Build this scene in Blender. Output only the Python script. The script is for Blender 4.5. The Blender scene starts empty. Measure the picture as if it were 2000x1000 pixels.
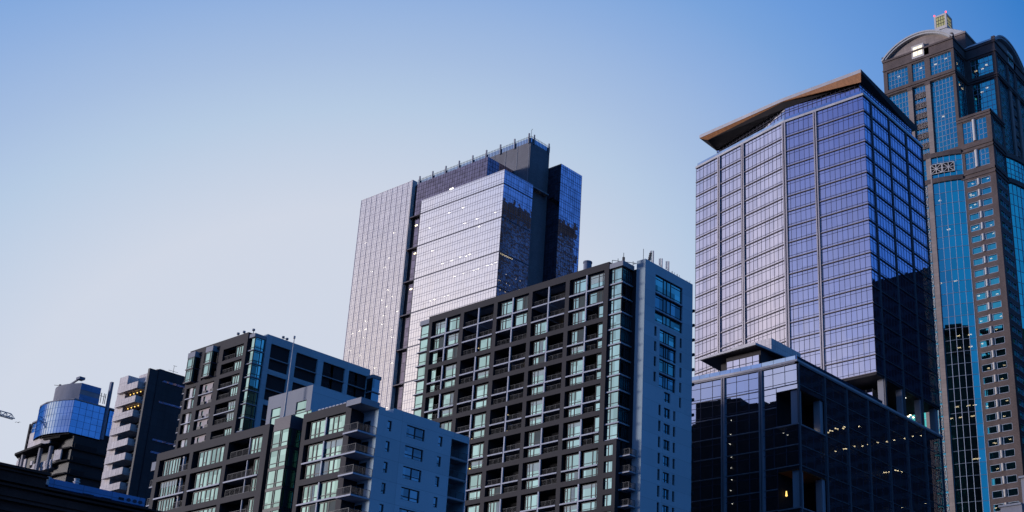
import bpy, math, random
from mathutils import Vector
random.seed(7)
sc = bpy.context.scene
# ------------------------------------------------------------------ camera
cd = bpy.data.cameras.new('camera'); cam = bpy.data.objects.new('camera', cd); sc.collection.objects.link(cam)
cam.location = (0, 0, 0)
cam.rotation_euler = (math.radians(90 + 21.87933), 0, math.radians(35.17157))
cd.sensor_width = 36; cd.lens = 2511.878 / 2000 * 36
cd.shift_x = -(1401.13 - 1000) / 2000; cd.shift_y = (617.71 - 500) / 2000
cd.clip_start = 0.5; cd.clip_end = 20000
sc.camera = cam
# ------------------------------------------------------------------ dusk sky
W = bpy.data.worlds.new("World"); sc.world = W; W.use_nodes = True
nt = W.node_tree; nt.nodes.clear()
def N(t, **k):
    n = nt.nodes.new(t)
    for a, b in k.items(): setattr(n, a, b)
    return n
def M(op, a, b=0.0, cl=False):
    n = N('ShaderNodeMath', operation=op, use_clamp=cl)
    for i, v in ((0, a), (1, b)):
        if isinstance(v, (int, float)): n.inputs[i].default_value = v
        else: nt.links.new(v, n.inputs[i])
    return n.outputs[0]
def lin(c): return tuple((v / 255 / 12.92 if v <= 10 else ((v / 255 + .055) / 1.055) ** 2.4) for v in c)
def ramp(fac, stops):
    r = N('ShaderNodeValToRGB'); nt.links.new(fac, r.inputs[0]); e = r.color_ramp.elements
    while len(e) < len(stops): e.new(0.5)
    for q, (p, c) in zip(e, stops): q.position = p; q.color = (*lin(c), 1)
    return r.outputs[0]
tc = N('ShaderNodeTexCoord'); sx = N('ShaderNodeSeparateXYZ'); nt.links.new(tc.outputs['Generated'], sx.inputs[0])
z = sx.outputs[2]
def dot(v):
    n = N('ShaderNodeVectorMath', operation='DOT_PRODUCT'); nt.links.new(tc.outputs['Generated'], n.inputs[0]); n.inputs[1].default_value = v
    return n.outputs['Value']
s_ = dot((.8174, .5760, 0)); fw = dot((-.5760, .8174, 0))
c_ = [0.88485825, -4.40801615, 6.48802443, 2.81111345, 3.62592189, -2.61295282]
t = M('ADD', M('ADD', M('ADD', c_[0], M('MULTIPLY', z, c_[1])), M('ADD', M('MULTIPLY', M('MULTIPLY', z, z), c_[2]), M('MULTIPLY', s_, c_[3]))),
      M('ADD', M('MULTIPLY', M('MULTIPLY', s_, s_), c_[4]), M('MULTIPLY', M('MULTIPLY', z, s_), c_[5])))
t = M('MULTIPLY', M('MINIMUM', M('MAXIMUM', t, 0), 1.3), 1 / 1.3)
front = ramp(t, [(0, (206, 213, 228)), (.15 / 1.3, (181, 201, 226)), (.25 / 1.3, (164, 188, 223)), (.38 / 1.3, (142, 174, 221)), (.5 / 1.3, (120, 162, 218)), (.6 / 1.3, (105, 153, 217)), (1 / 1.3, (38, 118, 198)), (1, (50, 112, 196))])
q_ = M('ADD', dot((.5, -.866, 0)), M('MULTIPLY', M('MAXIMUM', dot((1, 0, 0)), 0), 1.5))
t2 = M('ADD', M('MULTIPLY', M('MAXIMUM', M('SUBTRACT', z, .33), 0), 2.2), M('MULTIPLY', M('MAXIMUM', M('SUBTRACT', q_, .15), 0), 1.2))
back = ramp(M('MULTIPLY', t2, 1 / 1.3, True), [(0, (244, 232, 234)), (.14 / 1.3, (236, 228, 240)), (.37 / 1.3, (196, 200, 232)), (.47 / 1.3, (158, 170, 220)), (.8 / 1.3, (84, 108, 186)), (1, (58, 122, 200))])
mx = N('ShaderNodeMix', data_type='RGBA'); mp = N('ShaderNodeMapRange', interpolation_type='SMOOTHSTEP')
nt.links.new(fw, mp.inputs[0]); mp.inputs[1].default_value = -.05; mp.inputs[2].default_value = .3
nt.links.new(mp.outputs[0], mx.inputs[0]); nt.links.new(back, mx.inputs[6]); nt.links.new(front, mx.inputs[7])
ns = N('ShaderNodeTexSky', sky_type='NISHITA', sun_disc=False, sun_elevation=math.radians(3), sun_rotation=math.radians(233)); ns.altitude = 20
ad = N('ShaderNodeMix', data_type='RGBA', blend_type='ADD'); ad.inputs[0].default_value = .015
nt.links.new(mx.outputs[2], ad.inputs[6]); nt.links.new(ns.outputs[0], ad.inputs[7])
bg = N('ShaderNodeBackground'); bg.inputs[1].default_value = 1.0; wo = N('ShaderNodeOutputWorld')
nt.links.new(ad.outputs[2], bg.inputs[0]); nt.links.new(bg.outputs[0], wo.inputs[0])
# ------------------------------------------------------------------ last glow of the sun, low on the left behind the viewer
sd = bpy.data.lights.new('sun', 'SUN'); sd.energy = 3.2; sd.angle = math.radians(10); sd.color = (1, .93, .93)
so = bpy.data.objects.new('sun', sd); sc.collection.objects.link(so)
so.rotation_euler = Vector((.74, .64, -.055)).to_track_quat('-Z', 'Y').to_euler()
sc.view_settings.view_transform = 'Standard'; sc.view_settings.look = 'None'; sc.view_settings.exposure = 0; sc.view_settings.gamma = 1
sc.cycles.max_bounces = 6; sc.cycles.transparent_max_bounces = 8; sc.cycles.use_denoising = True
sc.cycles.caustics_reflective = False; sc.cycles.caustics_refractive = False

# ------------------------------------------------------------------ materials
MATS = {}
def _new(name):
    m = bpy.data.materials.new(name); m.use_nodes = True; m.node_tree.nodes.clear(); MATS[name] = m
    return m, m.node_tree
def _bump(T, scale, dist, detail=2, vec=None):
    n = T.nodes.new('ShaderNodeTexNoise'); n.inputs['Scale'].default_value = scale; n.inputs['Detail'].default_value = detail
    g = T.nodes.new('ShaderNodeNewGeometry')
    T.links.new(g.outputs['Position'], n.inputs['Vector'])
    b = T.nodes.new('ShaderNodeBump'); b.inputs['Strength'].default_value = 1; b.inputs['Distance'].default_value = dist
    T.links.new(n.outputs[0], b.inputs['Height'])
    return b.outputs[0], n, g
def matte(name, col, rough=.8, var=.25, scale=.35, joints=None, metal=0, bump=.01, fine=6.0):
    """painted / stone / brick surface: large stains plus fine grain, optional panel joints (w,h)"""
    m, T = _new(name); L = T.links
    p = T.nodes.new('ShaderNodeBsdfPrincipled'); o = T.nodes.new('ShaderNodeOutputMaterial'); L.new(p.outputs[0], o.inputs[0])
    p.inputs['Roughness'].default_value = rough; p.inputs['Metallic'].default_value = metal; p.inputs['Specular IOR Level'].default_value = .3
    bo, n1, g = _bump(T, fine, bump, 4); L.new(bo, p.inputs['Normal'])
    n2 = T.nodes.new('ShaderNodeTexNoise'); n2.inputs['Scale'].default_value = scale; n2.inputs['Detail'].default_value = 5
    mp = T.nodes.new('ShaderNodeMapping'); mp.inputs['Scale'].default_value = (1, 1, .35); L.new(g.outputs['Position'], mp.inputs[0]); L.new(mp.outputs[0], n2.inputs['Vector'])
    r = T.nodes.new('ShaderNodeMapRange'); r.inputs[1].default_value = .3; r.inputs[2].default_value = .7
    r.inputs[3].default_value = 1 - var; r.inputs[4].default_value = 1 + var; L.new(n2.outputs[0], r.inputs[0])
    r2 = T.nodes.new('ShaderNodeMapRange'); r2.inputs[1].default_value = .3; r2.inputs[2].default_value = .7
    r2.inputs[3].default_value = 1 - var * .5; r2.inputs[4].default_value = 1 + var * .5; L.new(n1.outputs[0], r2.inputs[0])
    mm = T.nodes.new('ShaderNodeMath'); mm.operation = 'MULTIPLY'; L.new(r.outputs[0], mm.inputs[0]); L.new(r2.outputs[0], mm.inputs[1])
    fac = mm.outputs[0]
    if joints:
        sp = T.nodes.new('ShaderNodeSeparateXYZ'); L.new(g.outputs['Position'], sp.inputs[0])
        ad = T.nodes.new('ShaderNodeMath'); ad.operation = 'ADD'; L.new(sp.outputs[0], ad.inputs[0]); L.new(sp.outputs[1], ad.inputs[1])
        cb = T.nodes.new('ShaderNodeCombineXYZ'); L.new(ad.outputs[0], cb.inputs[0]); L.new(sp.outputs[2], cb.inputs[1])
        bt = T.nodes.new('ShaderNodeTexBrick'); L.new(cb.outputs[0], bt.inputs[0]); bt.offset = joints[2] if len(joints) > 2 else 0
        bt.inputs['Scale'].default_value = 1; bt.inputs['Brick Width'].default_value = joints[0]; bt.inputs['Row Height'].default_value = joints[1]
        bt.inputs['Mortar Size'].default_value = joints[3] if len(joints) > 3 else .03
        bt.inputs['Color1'].default_value = (1, 1, 1, 1); bt.inputs['Color2'].default_value = (.86, .86, .86, 1); bt.inputs['Mortar'].default_value = (.55, .55, .55, 1)
        m2 = T.nodes.new('ShaderNodeMath'); m2.operation = 'MULTIPLY'; L.new(fac, m2.inputs[0]); L.new(bt.outputs[0], m2.inputs[1]); fac = m2.outputs[0]
    c = T.nodes.new('ShaderNodeVectorMath'); c.operation = 'SCALE'; c.inputs[0].default_value = col; L.new(fac, c.inputs['Scale'])
    L.new(c.outputs[0], p.inputs['Base Color'])
    return m
def glass(name, tint, see=.0, dark=(.01, .012, .016), rough=.02, wob=.004, pane=(1.45, 4.0), refl=.85, vary=.12, wscale=.25, tilt=.012):
    """coated window glass: mirror-like coat over a dark room, each pane tilted and toned a little differently"""
    m, T = _new(name); L = T.links
    o = T.nodes.new('ShaderNodeOutputMaterial')
    bo, n1, g = _bump(T, wscale, wob, 1)
    sp = T.nodes.new('ShaderNodeSeparateXYZ'); L.new(g.outputs['Position'], sp.inputs[0])
    ad = T.nodes.new('ShaderNodeMath'); ad.operation = 'SUBTRACT'; L.new(sp.outputs[0], ad.inputs[0]); L.new(sp.outputs[1], ad.inputs[1])
    cb = T.nodes.new('ShaderNodeCombineXYZ')
    for k, (src, w) in enumerate(((ad.outputs[0], pane[0]), (sp.outputs[2], pane[1]))):
        dv = T.nodes.new('ShaderNodeMath'); dv.operation = 'DIVIDE'; L.new(src, dv.inputs[0]); dv.inputs[1].default_value = w
        fl = T.nodes.new('ShaderNodeMath'); fl.operation = 'FLOOR'; L.new(dv.outputs[0], fl.inputs[0]); L.new(fl.outputs[0], cb.inputs[k])
    wn = T.nodes.new('ShaderNodeTexWhiteNoise'); wn.noise_dimensions = '2D'; L.new(cb.outputs[0], wn.inputs['Vector'])
    r = T.nodes.new('ShaderNodeMapRange'); r.inputs[3].default_value = 1 - vary; r.inputs[4].default_value = 1; L.new(wn.outputs['Value'], r.inputs[0])
    c = T.nodes.new('ShaderNodeVectorMath'); c.operation = 'SCALE'; c.inputs[0].default_value = tint; L.new(r.outputs[0], c.inputs['Scale'])
    # pane tilt
    sb = T.nodes.new('ShaderNodeVectorMath'); sb.operation = 'SUBTRACT'; L.new(wn.outputs['Color'], sb.inputs[0]); sb.inputs[1].default_value = (.5, .5, .5)
    sc_ = T.nodes.new('ShaderNodeVectorMath'); sc_.operation = 'SCALE'; L.new(sb.outputs[0], sc_.inputs[0]); sc_.inputs['Scale'].default_value = tilt
    av = T.nodes.new('ShaderNodeVectorMath'); av.operation = 'ADD'; L.new(bo, av.inputs[0]); L.new(sc_.outputs[0], av.inputs[1])
    nm = T.nodes.new('ShaderNodeVectorMath'); nm.operation = 'NORMALIZE'; L.new(av.outputs[0], nm.inputs[0])
    gl = T.nodes.new('ShaderNodeBsdfGlossy'); gl.inputs['Roughness'].default_value = rough; L.new(c.outputs[0], gl.inputs[0]); L.new(nm.outputs[0], gl.inputs['Normal'])
    df = T.nodes.new('ShaderNodeBsdfDiffuse'); df.inputs[0].default_value = (*dark, 1)
    under = df.outputs[0]
    if see:
        tr = T.nodes.new('ShaderNodeBsdfTransparent'); mx = T.nodes.new('ShaderNodeMixShader'); mx.inputs[0].default_value = see
        L.new(df.outputs[0], mx.inputs[1]); L.new(tr.outputs[0], mx.inputs[2]); under = mx.outputs[0]
    mx = T.nodes.new('ShaderNodeMixShader'); mx.inputs[0].default_value = refl
    L.new(under, mx.inputs[1]); L.new(gl.outputs[0], mx.inputs[2]); L.new(mx.outputs[0], o.inputs[0])
    return m
def lamp(name, col, st):
    m, T = _new(name); e = T.nodes.new('ShaderNodeEmission'); e.inputs[0].default_value = (*col, 1); e.inputs[1].default_value = st
    o = T.nodes.new('ShaderNodeOutputMaterial'); T.links.new(e.outputs[0], o.inputs[0])
matte('asphalt', (.05, .05, .052), .9, .2, .1)
matte('frame_brown', (.024, .022, .027), .75, .14, .2)
matte('inner_dark', (.022, .021, .024), .9, .2)
matte('slab_white', (.34, .36, .42), .6, .1)
matte('sash_dark', (.018, .019, .024), .5, .1)
matte('rail', (.035, .038, .045), .5, .1, metal=.3)
matte('render_blue_grey', (.40, .50, .55), .85, .07, .12, joints=(9.0, 2.7, 0, .02))
matte('render_grey', (.25, .26, .29), .85, .1, .15)
matte('beige_panel', (.42, .37, .37), .85, .1)
matte('blind', (.34, .42, .42), .8, .1, 2)
matte('curtain_dim', (.22, .27, .28), .9, .15, 2)
matte('open_dark', (.03, .05, .055), .7, .2, 2)
matte('curtain', (.6, .58, .58), .9, .15, 2)
matte('core_brick', (.17, .17, .19), .85, .12, .2, joints=(1.2, .45, .5, .04))
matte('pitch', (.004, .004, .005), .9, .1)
matte('black_metal', (.012, .012, .015), .5, .2)
matte('dark_clad', (.03, .032, .04), .6, .2, .3, joints=(1.5, 2.0, 0, .04))
matte('rib_pink', (.50, .44, .49), .4, .08, .3)
matte('strip_blue', (.025, .06, .14), .5, .5, .05)
matte('mullion_silver', (.20, .20, .26), .45, .1, metal=.3)
matte('fin_shaded', (.085, .085, .10), .45, .1)  # fin colour for the right faces, darkened to hold their shade
matte('render_blue_shaded', (.27, .34, .38), .85, .05, .1)
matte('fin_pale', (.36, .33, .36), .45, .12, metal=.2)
matte('mullion_navy', (.03, .03, .055), .5, .1)
matte('ledge_plum', (.05, .042, .06), .5, .1)
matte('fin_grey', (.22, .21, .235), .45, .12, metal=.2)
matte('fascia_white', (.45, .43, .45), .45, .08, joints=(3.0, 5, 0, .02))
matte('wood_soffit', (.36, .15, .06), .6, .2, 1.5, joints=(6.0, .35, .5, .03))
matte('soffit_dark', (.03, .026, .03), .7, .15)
matte('concrete', (.24, .24, .27), .8, .15, .3)
matte('concrete_pale', (.60, .55, .54), .8, .12, .4, joints=(1.0, 3.0, 0, .04))
matte('concrete_dark', (.012, .011, .012), .9, .3, .3)
matte('brick_brown', (.12, .092, .088), .85, .16, .4, joints=(.9, .5, .5, .03))
matte('stone_tan', (.26, .215, .20), .75, .12, .4, joints=(3.0, 1.3, 0, .03))
matte('stone_pale', (.5, .47, .45), .6, .1)
matte('mullion_pale', (.30, .36, .46), .4, .1, metal=.3)
matte('roof_metal', (.42, .42, .43), .45, .12)
matte('near_brown', (.06, .026, .020), .9, .3, .5)
matte('blue_panel', (.16, .18, .24), .7, .1, .5)
matte('blue_clad', (.10, .24, .48), .4, .12, .4, joints=(2.0, 1.6, 0, .03))
matte('red_paint', (.4, .05, .04), .5, .1)
matte('bird_grey', (.2, .2, .2), .8, .2)
glass('glass_white', (1, 1, 1), see=.3, dark=(.75, .75, .8), pane=(1.5, 4.0), refl=.84, vary=.07)
glass('glass_ribwall', (1, 1, 1), see=.3, dark=(.8, .78, .8), pane=(1.5, 4.0), refl=.84, vary=.1)
glass('glass_blue_side', (.62, .70, .92), see=.6, pane=(1.5, 4.0), refl=.9, vary=.35, wob=.012, wscale=.4, tilt=.006)
glass('glass_plum', (.30, .28, .38), see=.2, pane=(1.5, 2.0), refl=.85, vary=.35)
glass('glass_violet', (.84, .83, .94), see=.4, pane=(1.44, 4.24), refl=.88, vary=.12)
glass('glass_violet_side', (.75, .72, .98), see=.4, pane=(1.44, 4.24), refl=.9, vary=.15)
glass('glass_podium', (.74, .80, .94), see=.7, pane=(2.9, 4.22), refl=.8, vary=.1, dark=(.006, .006, .008))
glass('glass_teal', (.13, .86, .80), see=.5, pane=(1.35, 4.0), refl=.8, vary=.18)
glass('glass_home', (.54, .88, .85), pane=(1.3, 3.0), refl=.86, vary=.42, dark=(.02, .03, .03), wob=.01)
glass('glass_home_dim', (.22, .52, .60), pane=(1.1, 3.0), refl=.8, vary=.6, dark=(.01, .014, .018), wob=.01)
glass('glass_bay_side', (.35, 1.0, .95), pane=(1.6, 2.95), refl=.75, vary=.75, dark=(.01, .02, .025))
glass('glass_bay_teal', (.35, 1.0, .95), pane=(1.1, 2.95), refl=.5, vary=.6, dark=(.05, .17, .20))
glass('glass_cyan', (.35, 1.0, .75), pane=(1.2, 2.95), refl=.9, vary=.5, dark=(.02, .05, .05))
glass('glass_round', (.62, .80, .98), pane=(1.6, 1.6), refl=.8, vary=.2, dark=(.03, .08, .15), wob=.02)
glass('glass_round_side', (.35, .62, 1.0), pane=(1.6, 1.6), refl=.7, vary=.15, dark=(.01, .03, .09))
lamp('office_light', (1, .93, .75), 16); lamp('warm_dim', (1, .75, .45), .6); lamp('warm_light', (1, .82, .5), 5); lamp('soft_light', (1, .9, .7), 1.6); lamp('amber_light', (1, .62, .15), 2.2)
lamp('white_light', (1, .97, .85), 3.5); lamp('lantern_light', (.62, .60, .34), .6); lamp('red_light', (1, .08, .1), 3)

# ------------------------------------------------------------------ geometry helpers
ALL = sc.collection.objects
class Face:
    """a wall plane: u runs along it, d out of it, z up"""
    def __init__(s, o, t, n): s.o, s.t, s.n = o, t, n
    def p(s, u, d, z): return (s.o[0] + s.t[0] * u + s.n[0] * d, s.o[1] + s.t[1] * u + s.n[1] * d, z)
def FY(y): return Face((0, y), (1, 0), (0, -1))      # faces the viewer, u = x
def FX(x): return Face((x, 0), (0, 1), (1, 0))       # faces right, u = y
def FS(p, q):                                        # facet from p to q, outward on the right of p->q
    dx, dy = q[0] - p[0], q[1] - p[1]; l = math.hypot(dx, dy)
    return Face(p, (dx / l, dy / l), (dy / l, -dx / l)), l
S = 1.0; BASE = (0, 0, 0)
class MB:
    def __init__(s): s.v, s.f, s.m, s.names = [], [], [], []
    def mi(s, m):
        if m not in s.names: s.names.append(m)
        return s.names.index(m)
    def add(s, vs, fs, m):
        b = len(s.v); s.v += vs; i = s.mi(m)
        for f in fs: s.f.append([b + k for k in f]); s.m.append(i)
    def box(s, F, u0, u1, z0, z1, d0, d1, m):
        P = F.p; s.add([P(u0, d0, z0), P(u1, d0, z0), P(u1, d1, z0), P(u0, d1, z0), P(u0, d0, z1), P(u1, d0, z1), P(u1, d1, z1), P(u0, d1, z1)],
              [(0, 1, 2, 3), (7, 6, 5, 4), (4, 5, 1, 0), (5, 6, 2, 1), (6, 7, 3, 2), (7, 4, 0, 3)], m); return s
    def bb(s, x0, x1, y0, y1, z0, z1, m): return s.box(Face((0, 0), (1, 0), (0, 1)), x0, x1, z0, z1, y0, y1, m)
    def quad(s, F, u0, u1, z0, z1, d, m):
        P = F.p; s.add([P(u0, d, z0), P(u1, d, z0), P(u1, d, z1), P(u0, d, z1)], [(0, 1, 2, 3)], m); return s
    def prism(s, pts, z0, z1, m, mtop=None):
        n = len(pts); s.add([(x, y, z0) for x, y in pts] + [(x, y, z1) for x, y in pts],
                            [tuple(range(n))[::-1], tuple(range(n, 2 * n))] + [(i, (i + 1) % n, n + (i + 1) % n, n + i) for i in range(n)], m); return s
    def cyl(s, x, y, z0, z1, r, m, n=14, r1=None):
        r1 = r if r1 is None else r1
        s.add([(x + r * math.cos(2 * math.pi * i / n), y + r * math.sin(2 * math.pi * i / n), z0) for i in range(n)] +
              [(x + r1 * math.cos(2 * math.pi * i / n), y + r1 * math.sin(2 * math.pi * i / n), z1) for i in range(n)],
              [tuple(range(n))[::-1], tuple(range(n, 2 * n))] + [(i, (i + 1) % n, n + (i + 1) % n, n + i) for i in range(n)], m); return s
    def bar(s, a, b, w, m):
        a = Vector(a); b = Vector(b); d = (b - a).normalized(); x = d.cross(Vector((0, 0, 1)))
        if x.length < .01: x = Vector((1, 0, 0))
        x.normalize(); y = d.cross(x); w /= 2
        s.add([tuple(c + x * i * w + y * j * w) for c in (a, b) for i, j in ((-1, -1), (1, -1), (1, 1), (-1, 1))],
              [(0, 1, 2, 3), (7, 6, 5, 4), (4, 5, 1, 0), (5, 6, 2, 1), (6, 7, 3, 2), (7, 4, 0, 3)], m); return s
    def wall(s, F, u0, u1, z0, z1, holes, m, depth=.6, mr=None):
        """flat wall with rectangular openings (u0,u1,z0,z1) and their reveals"""
        us = sorted({u0, u1} | {h[i] for h in holes for i in (0, 1)}); zs = sorted({z0, z1} | {h[i] for h in holes for i in (2, 3)})
        us = [u for u in us if u0 <= u <= u1]; zs = [q for q in zs if z0 <= q <= z1]
        for a, b in zip(us, us[1:]):
            run = None
            for c, d in zip(zs, zs[1:]):
                mu, mz = (a + b) / 2, (c + d) / 2
                if any(h[0] < mu < h[1] and h[2] < mz < h[3] for h in holes):
                    if run: s.quad(F, a, b, run[0], run[1], 0, m); run = None
                else: run = (run[0] if run else c, d)
            if run: s.quad(F, a, b, run[0], run[1], 0, m)
        for h in holes:
            P = F.p; a, b, c, d = h; mr_ = mr or m
            for q in (((a, c), (a, d)), ((b, d), (b, c)), ((a, d), (b, d)), ((b, c), (a, c))):
                (p0, q0), (p1, q1) = q
                s.add([P(p0, 0, q0), P(p1, 0, q1), P(p1, -depth, q1), P(p0, -depth, q0)], [(0, 1, 2, 3)], mr_)
        return s
    def build(s, name, parent=None, label=None):
        me = bpy.data.meshes.new(name)
        b = BASE
        me.from_pydata([(x * S - b[0], y * S - b[1], z * S - b[2]) for x, y, z in s.v], [], s.f)
        for n in s.names: me.materials.append(MATS[n])
        me.polygons.foreach_set('material_index', s.m); me.update()
        o = bpy.data.objects.new(name, me); ALL.link(o)
        if parent: o.parent = parent
        else: o.location = b
        if label: o['label'] = label
        return o
GZ = -2.0
def tag(o, label, cat, group=None, kind=None):
    if label: o['label'] = label
    if cat: o['category'] = cat
    if group: o['group'] = group
    if kind: o['kind'] = kind
    return o
def thing(name, x, y, label, cat, scale=1.0, group=None, z=None):
    """an Empty at the base of the thing; parts built until the next thing() hang from it in its own scale"""
    global S, BASE
    S = scale; BASE = (x * S, y * S, GZ if z is None else z * S)
    o = bpy.data.objects.new(name, None); ALL.link(o); o.location = BASE
    return tag(o, label, cat, group)
def solo(scale, x, y, z):
    global S, BASE
    S = scale; BASE = (x * S, y * S, z * S)
def g0(): return GZ / S

# ------------------------------------------------------------------ ground
o = MB(); o.bb(-9000, 9000, -9000, 9000, -3, GZ, 'asphalt'); solo(1, 0, 0, 0)
tag(o.build('ground'), None, None, kind='structure')

def lights_at(parent, F, pts, m='warm_light', L=.9, h=.16, w=.35):
    """small ceiling fixtures standing a little behind the glass"""
    base = None
    for p in pts:
        u, z, d = p[0], p[1], (p[2] if len(p) > 2 else -.5)
        MB().box(F, u - L / 2, u + L / 2, z, z + h, d - w, d, m).build('ceiling_light', parent)

# ------------------------------------------------------------------ windows of the flats
WR = random.Random(21)
def sash(mb, F, u0, u1, z0, z1, d, verts, bars, w=.09, m='sash_dark', t=.08):
    mb.box(F, u0, u0 + w, z0, z1, d, d + t, m); mb.box(F, u1 - w, u1, z0, z1, d, d + t, m)
    mb.box(F, u0 + w, u1 - w, z0, z0 + w, d, d + t, m); mb.box(F, u0 + w, u1 - w, z1 - w, z1, d, d + t, m)
    for f in verts: u = u0 + (u1 - u0) * f; mb.box(F, u - w, u + w, z0 + w, z1 - w, d, d + t - .01, m)
    for b in bars:
        a0, a1, f = b; mb.box(F, u0 + (u1 - u0) * a0 + w, u0 + (u1 - u0) * a1 - w, z0 + (z1 - z0) * f - .05, z0 + (z1 - z0) * f + .05, d, d + t - .02, m)
def window(parent, F, u0, u1, z0, z1, d, left=True, g='glass_home', name='window', style=0):
    mb = MB(); mb.quad(F, u0, u1, z0, z1, d, g)
    if style == 0:
        vs = (.16, .42) if left else (.58, .84)
        bars = [(0, 1, .22), ((0, .16, .8) if left else (.84, 1, .8))]
    elif style == 1: vs = (.16, .42) if left else (.58, .84); bars = [(0, 1, .15), (0, 1, .82)]
    elif style == 2: vs = (.5,); bars = [(0, 1, .3)]
    elif style == 3: vs = (.36,); bars = [(0, .36, .72)]
    elif style == 4: vs = (.18, .31, .5, .68, .84); bars = [(.18, .31, .25), (.5, .68, .2)]
    elif style == 5: vs = (.3, .55); bars = [(0, 1, .25)]
    elif style == 6: vs = (); bars = [(0, 1, .3)]
    elif style == 7: vs = (.33, .45, .6); bars = [(0, .33, .82), (.6, 1, .82), (0, 1, .18)]
    sash(mb, F, u0, u1, z0, z1, d, vs, bars)
    wn = mb.build(name, parent); r = WR.random(); wd = u1 - u0
    if g == 'glass_home' and wd > 1.4 and style in (0, 1, 4, 5):
        if r < .22: hh = (z1 - z0) * WR.uniform(.2, .55); MB().box(F, u0 + .1, u1 - .1, z1 - .1 - hh, z1 - .1, d + .012, d + .03, 'blind').build('blind', wn)
        elif r < .42: c0 = u0 + wd * WR.choice((0, .42, .58)); MB().box(F, c0 + .1, min(c0 + wd * .28, u1 - .1), z0 + .1, z1 - .1, d + .012, d + .03, 'curtain_dim').build('curtain', wn)
        elif r < .56: c0 = u0 + wd * .42; MB().box(F, c0 + .1, u1 - .12, z0 + .1, z1 - .1, d + .012, d + .03, 'open_dark').build('open_sash', wn)
    return wn
def railing(parent, F, u0, u1, z, d, h=1.05, name='railing', side=None):
    mb = MB(); mb.box(F, u0, u1, z + h, z + h + .05, d - .03, d + .03, 'rail'); mb.box(F, u0, u1, z + .1, z + .14, d - .02, d + .02, 'rail')
    n = max(2, int((u1 - u0) / 1.1))
    for i in range(n + 1):
        u = u0 + (u1 - u0) * i / n; mb.box(F, u - .025, u + .025, z, z + h, d - .025, d + .025, 'rail')
    n = int((u1 - u0) / .14)
    for i in range(1, n):
        u = u0 + (u1 - u0) * i / n; mb.box(F, u - .008, u + .008, z + .14, z + h, d - .01, d + .01, 'rail')
    return mb.build(name, parent)

# ================================================================== 1  mid-rise flats in the centre (grid of brown frames)
T1 = thing('apartment_tower', -167, 168, 'tall apartment block with brown grid of framed windows and balconies and blue grey end wall', 'apartment block', .9)
F = FY(167.51); x0c, x1c = -190.85, -142.75
cols = [(-190.85, -189.9), (-181.6, -180.65), (-172.3, -171.3), (-162.9, -161.95), (-153.4, -152.4), (-143.85, -142.75)]
NR = 8
rows = [(97.6, 88.2, [94.3, 91.2])] + [(93.25 - 6 * k, 88.2 - 6 * k, [90.25 - 6 * k]) for k in range(1, NR + 1)]
zlow = rows[-1][1]
holes = [(a[1], b[0], r[1], r[0]) for a, b in zip(cols, cols[1:]) for r in rows]
mb = MB(); mb.wall(F, x0c, x1c, g0(), 99.0, holes, 'frame_brown', .45)
mb.quad(FX(x1c), 167.51, 170.0, g0(), 99.0, 0, 'frame_brown'); mb.quad(FX(x0c), 167.51, 168.6, g0(), 99.0, 0, 'frame_brown')
mb.quad(FY(168.6), x0c, x1c, 97.6, 99.0, 0, 'frame_brown'); 
# lower part of the frame is one window wider
SW = [(-142.75, -140.5, 63.45 - 3 * k - 2.05, 63.45 - 3 * k) for k in range(9)]
mb.wall(F, x1c, -139.7, g0(), 64.2, [(a + .3, b, c, d) for a, b, c, d in SW], 'frame_brown', .35)
mb.quad(FX(-139.7), 167.51, 168.6, g0(), 64.2, 0, 'frame_brown')
mb.bb(-142.75, -139.7, 167.52, 168.6, 64.0, 64.19, 'frame_brown')
mb.build('facade_frame', T1)
mb = MB(); mb.bb(-190.8, -142.8, 171.0, 185.0, g0(), 98.2, 'inner_dark'); mb.bb(-190.8, -142.8, 168.7, 171.0, 97.7, 98.2, 'concrete')
mb.bb(-142.8, -138.35, 170.9, 185.0, g0(), 97.7, 'inner_dark'); mb.build('wall', T1, None)
mb = MB()
for a, b in zip(cols, cols[1:]):                       # party walls and ceilings inside the bays
    for r in rows:
        for zz in [r[0]] + r[2]: pass
for c in cols: mb.bb(c[0] + .1, c[1] - .1, 168.0, 171.0, zlow - 1, 97.7, 'inner_dark')
for r in rows: mb.bb(-190.7, -142.9, 168.0, 171.0, r[1] - .85, r[1] - .02, 'inner_dark')
mb.build('party_walls', T1)
pat = {}
def P(r, c): # -> list of (left,right) per floor, top first
    if r == 0:
        return {0: [('A', 'A'), ('A', 'A'), ('n', 'W')], 1: [('B', 'B'), ('B', 'B'), ('B', 'W')], 2: [('A', 'A'), ('A', 'A'), ('B', 'B')],
                3: [('B', 'B'), ('B', 'B'), ('W', 'B')], 4: [('A', 'A'), ('A', 'A'), ('W', 'n')]}[c]
    if c == 0: return [('n', 'W')] * 2
    if c == 1: return [('B', 'W')] * 2
    if c == 2: return [('B', 'B')] * 2 if r < 5 else ([('B', 'B'), ('W', 'B')] if r == 5 else [('W', 'B')] * 2)
    if c == 3: return [('W', 'B')] * 2
    return [('W', 'n')] * 2 if r < 5 else [('W', 'W')] * 2
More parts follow.
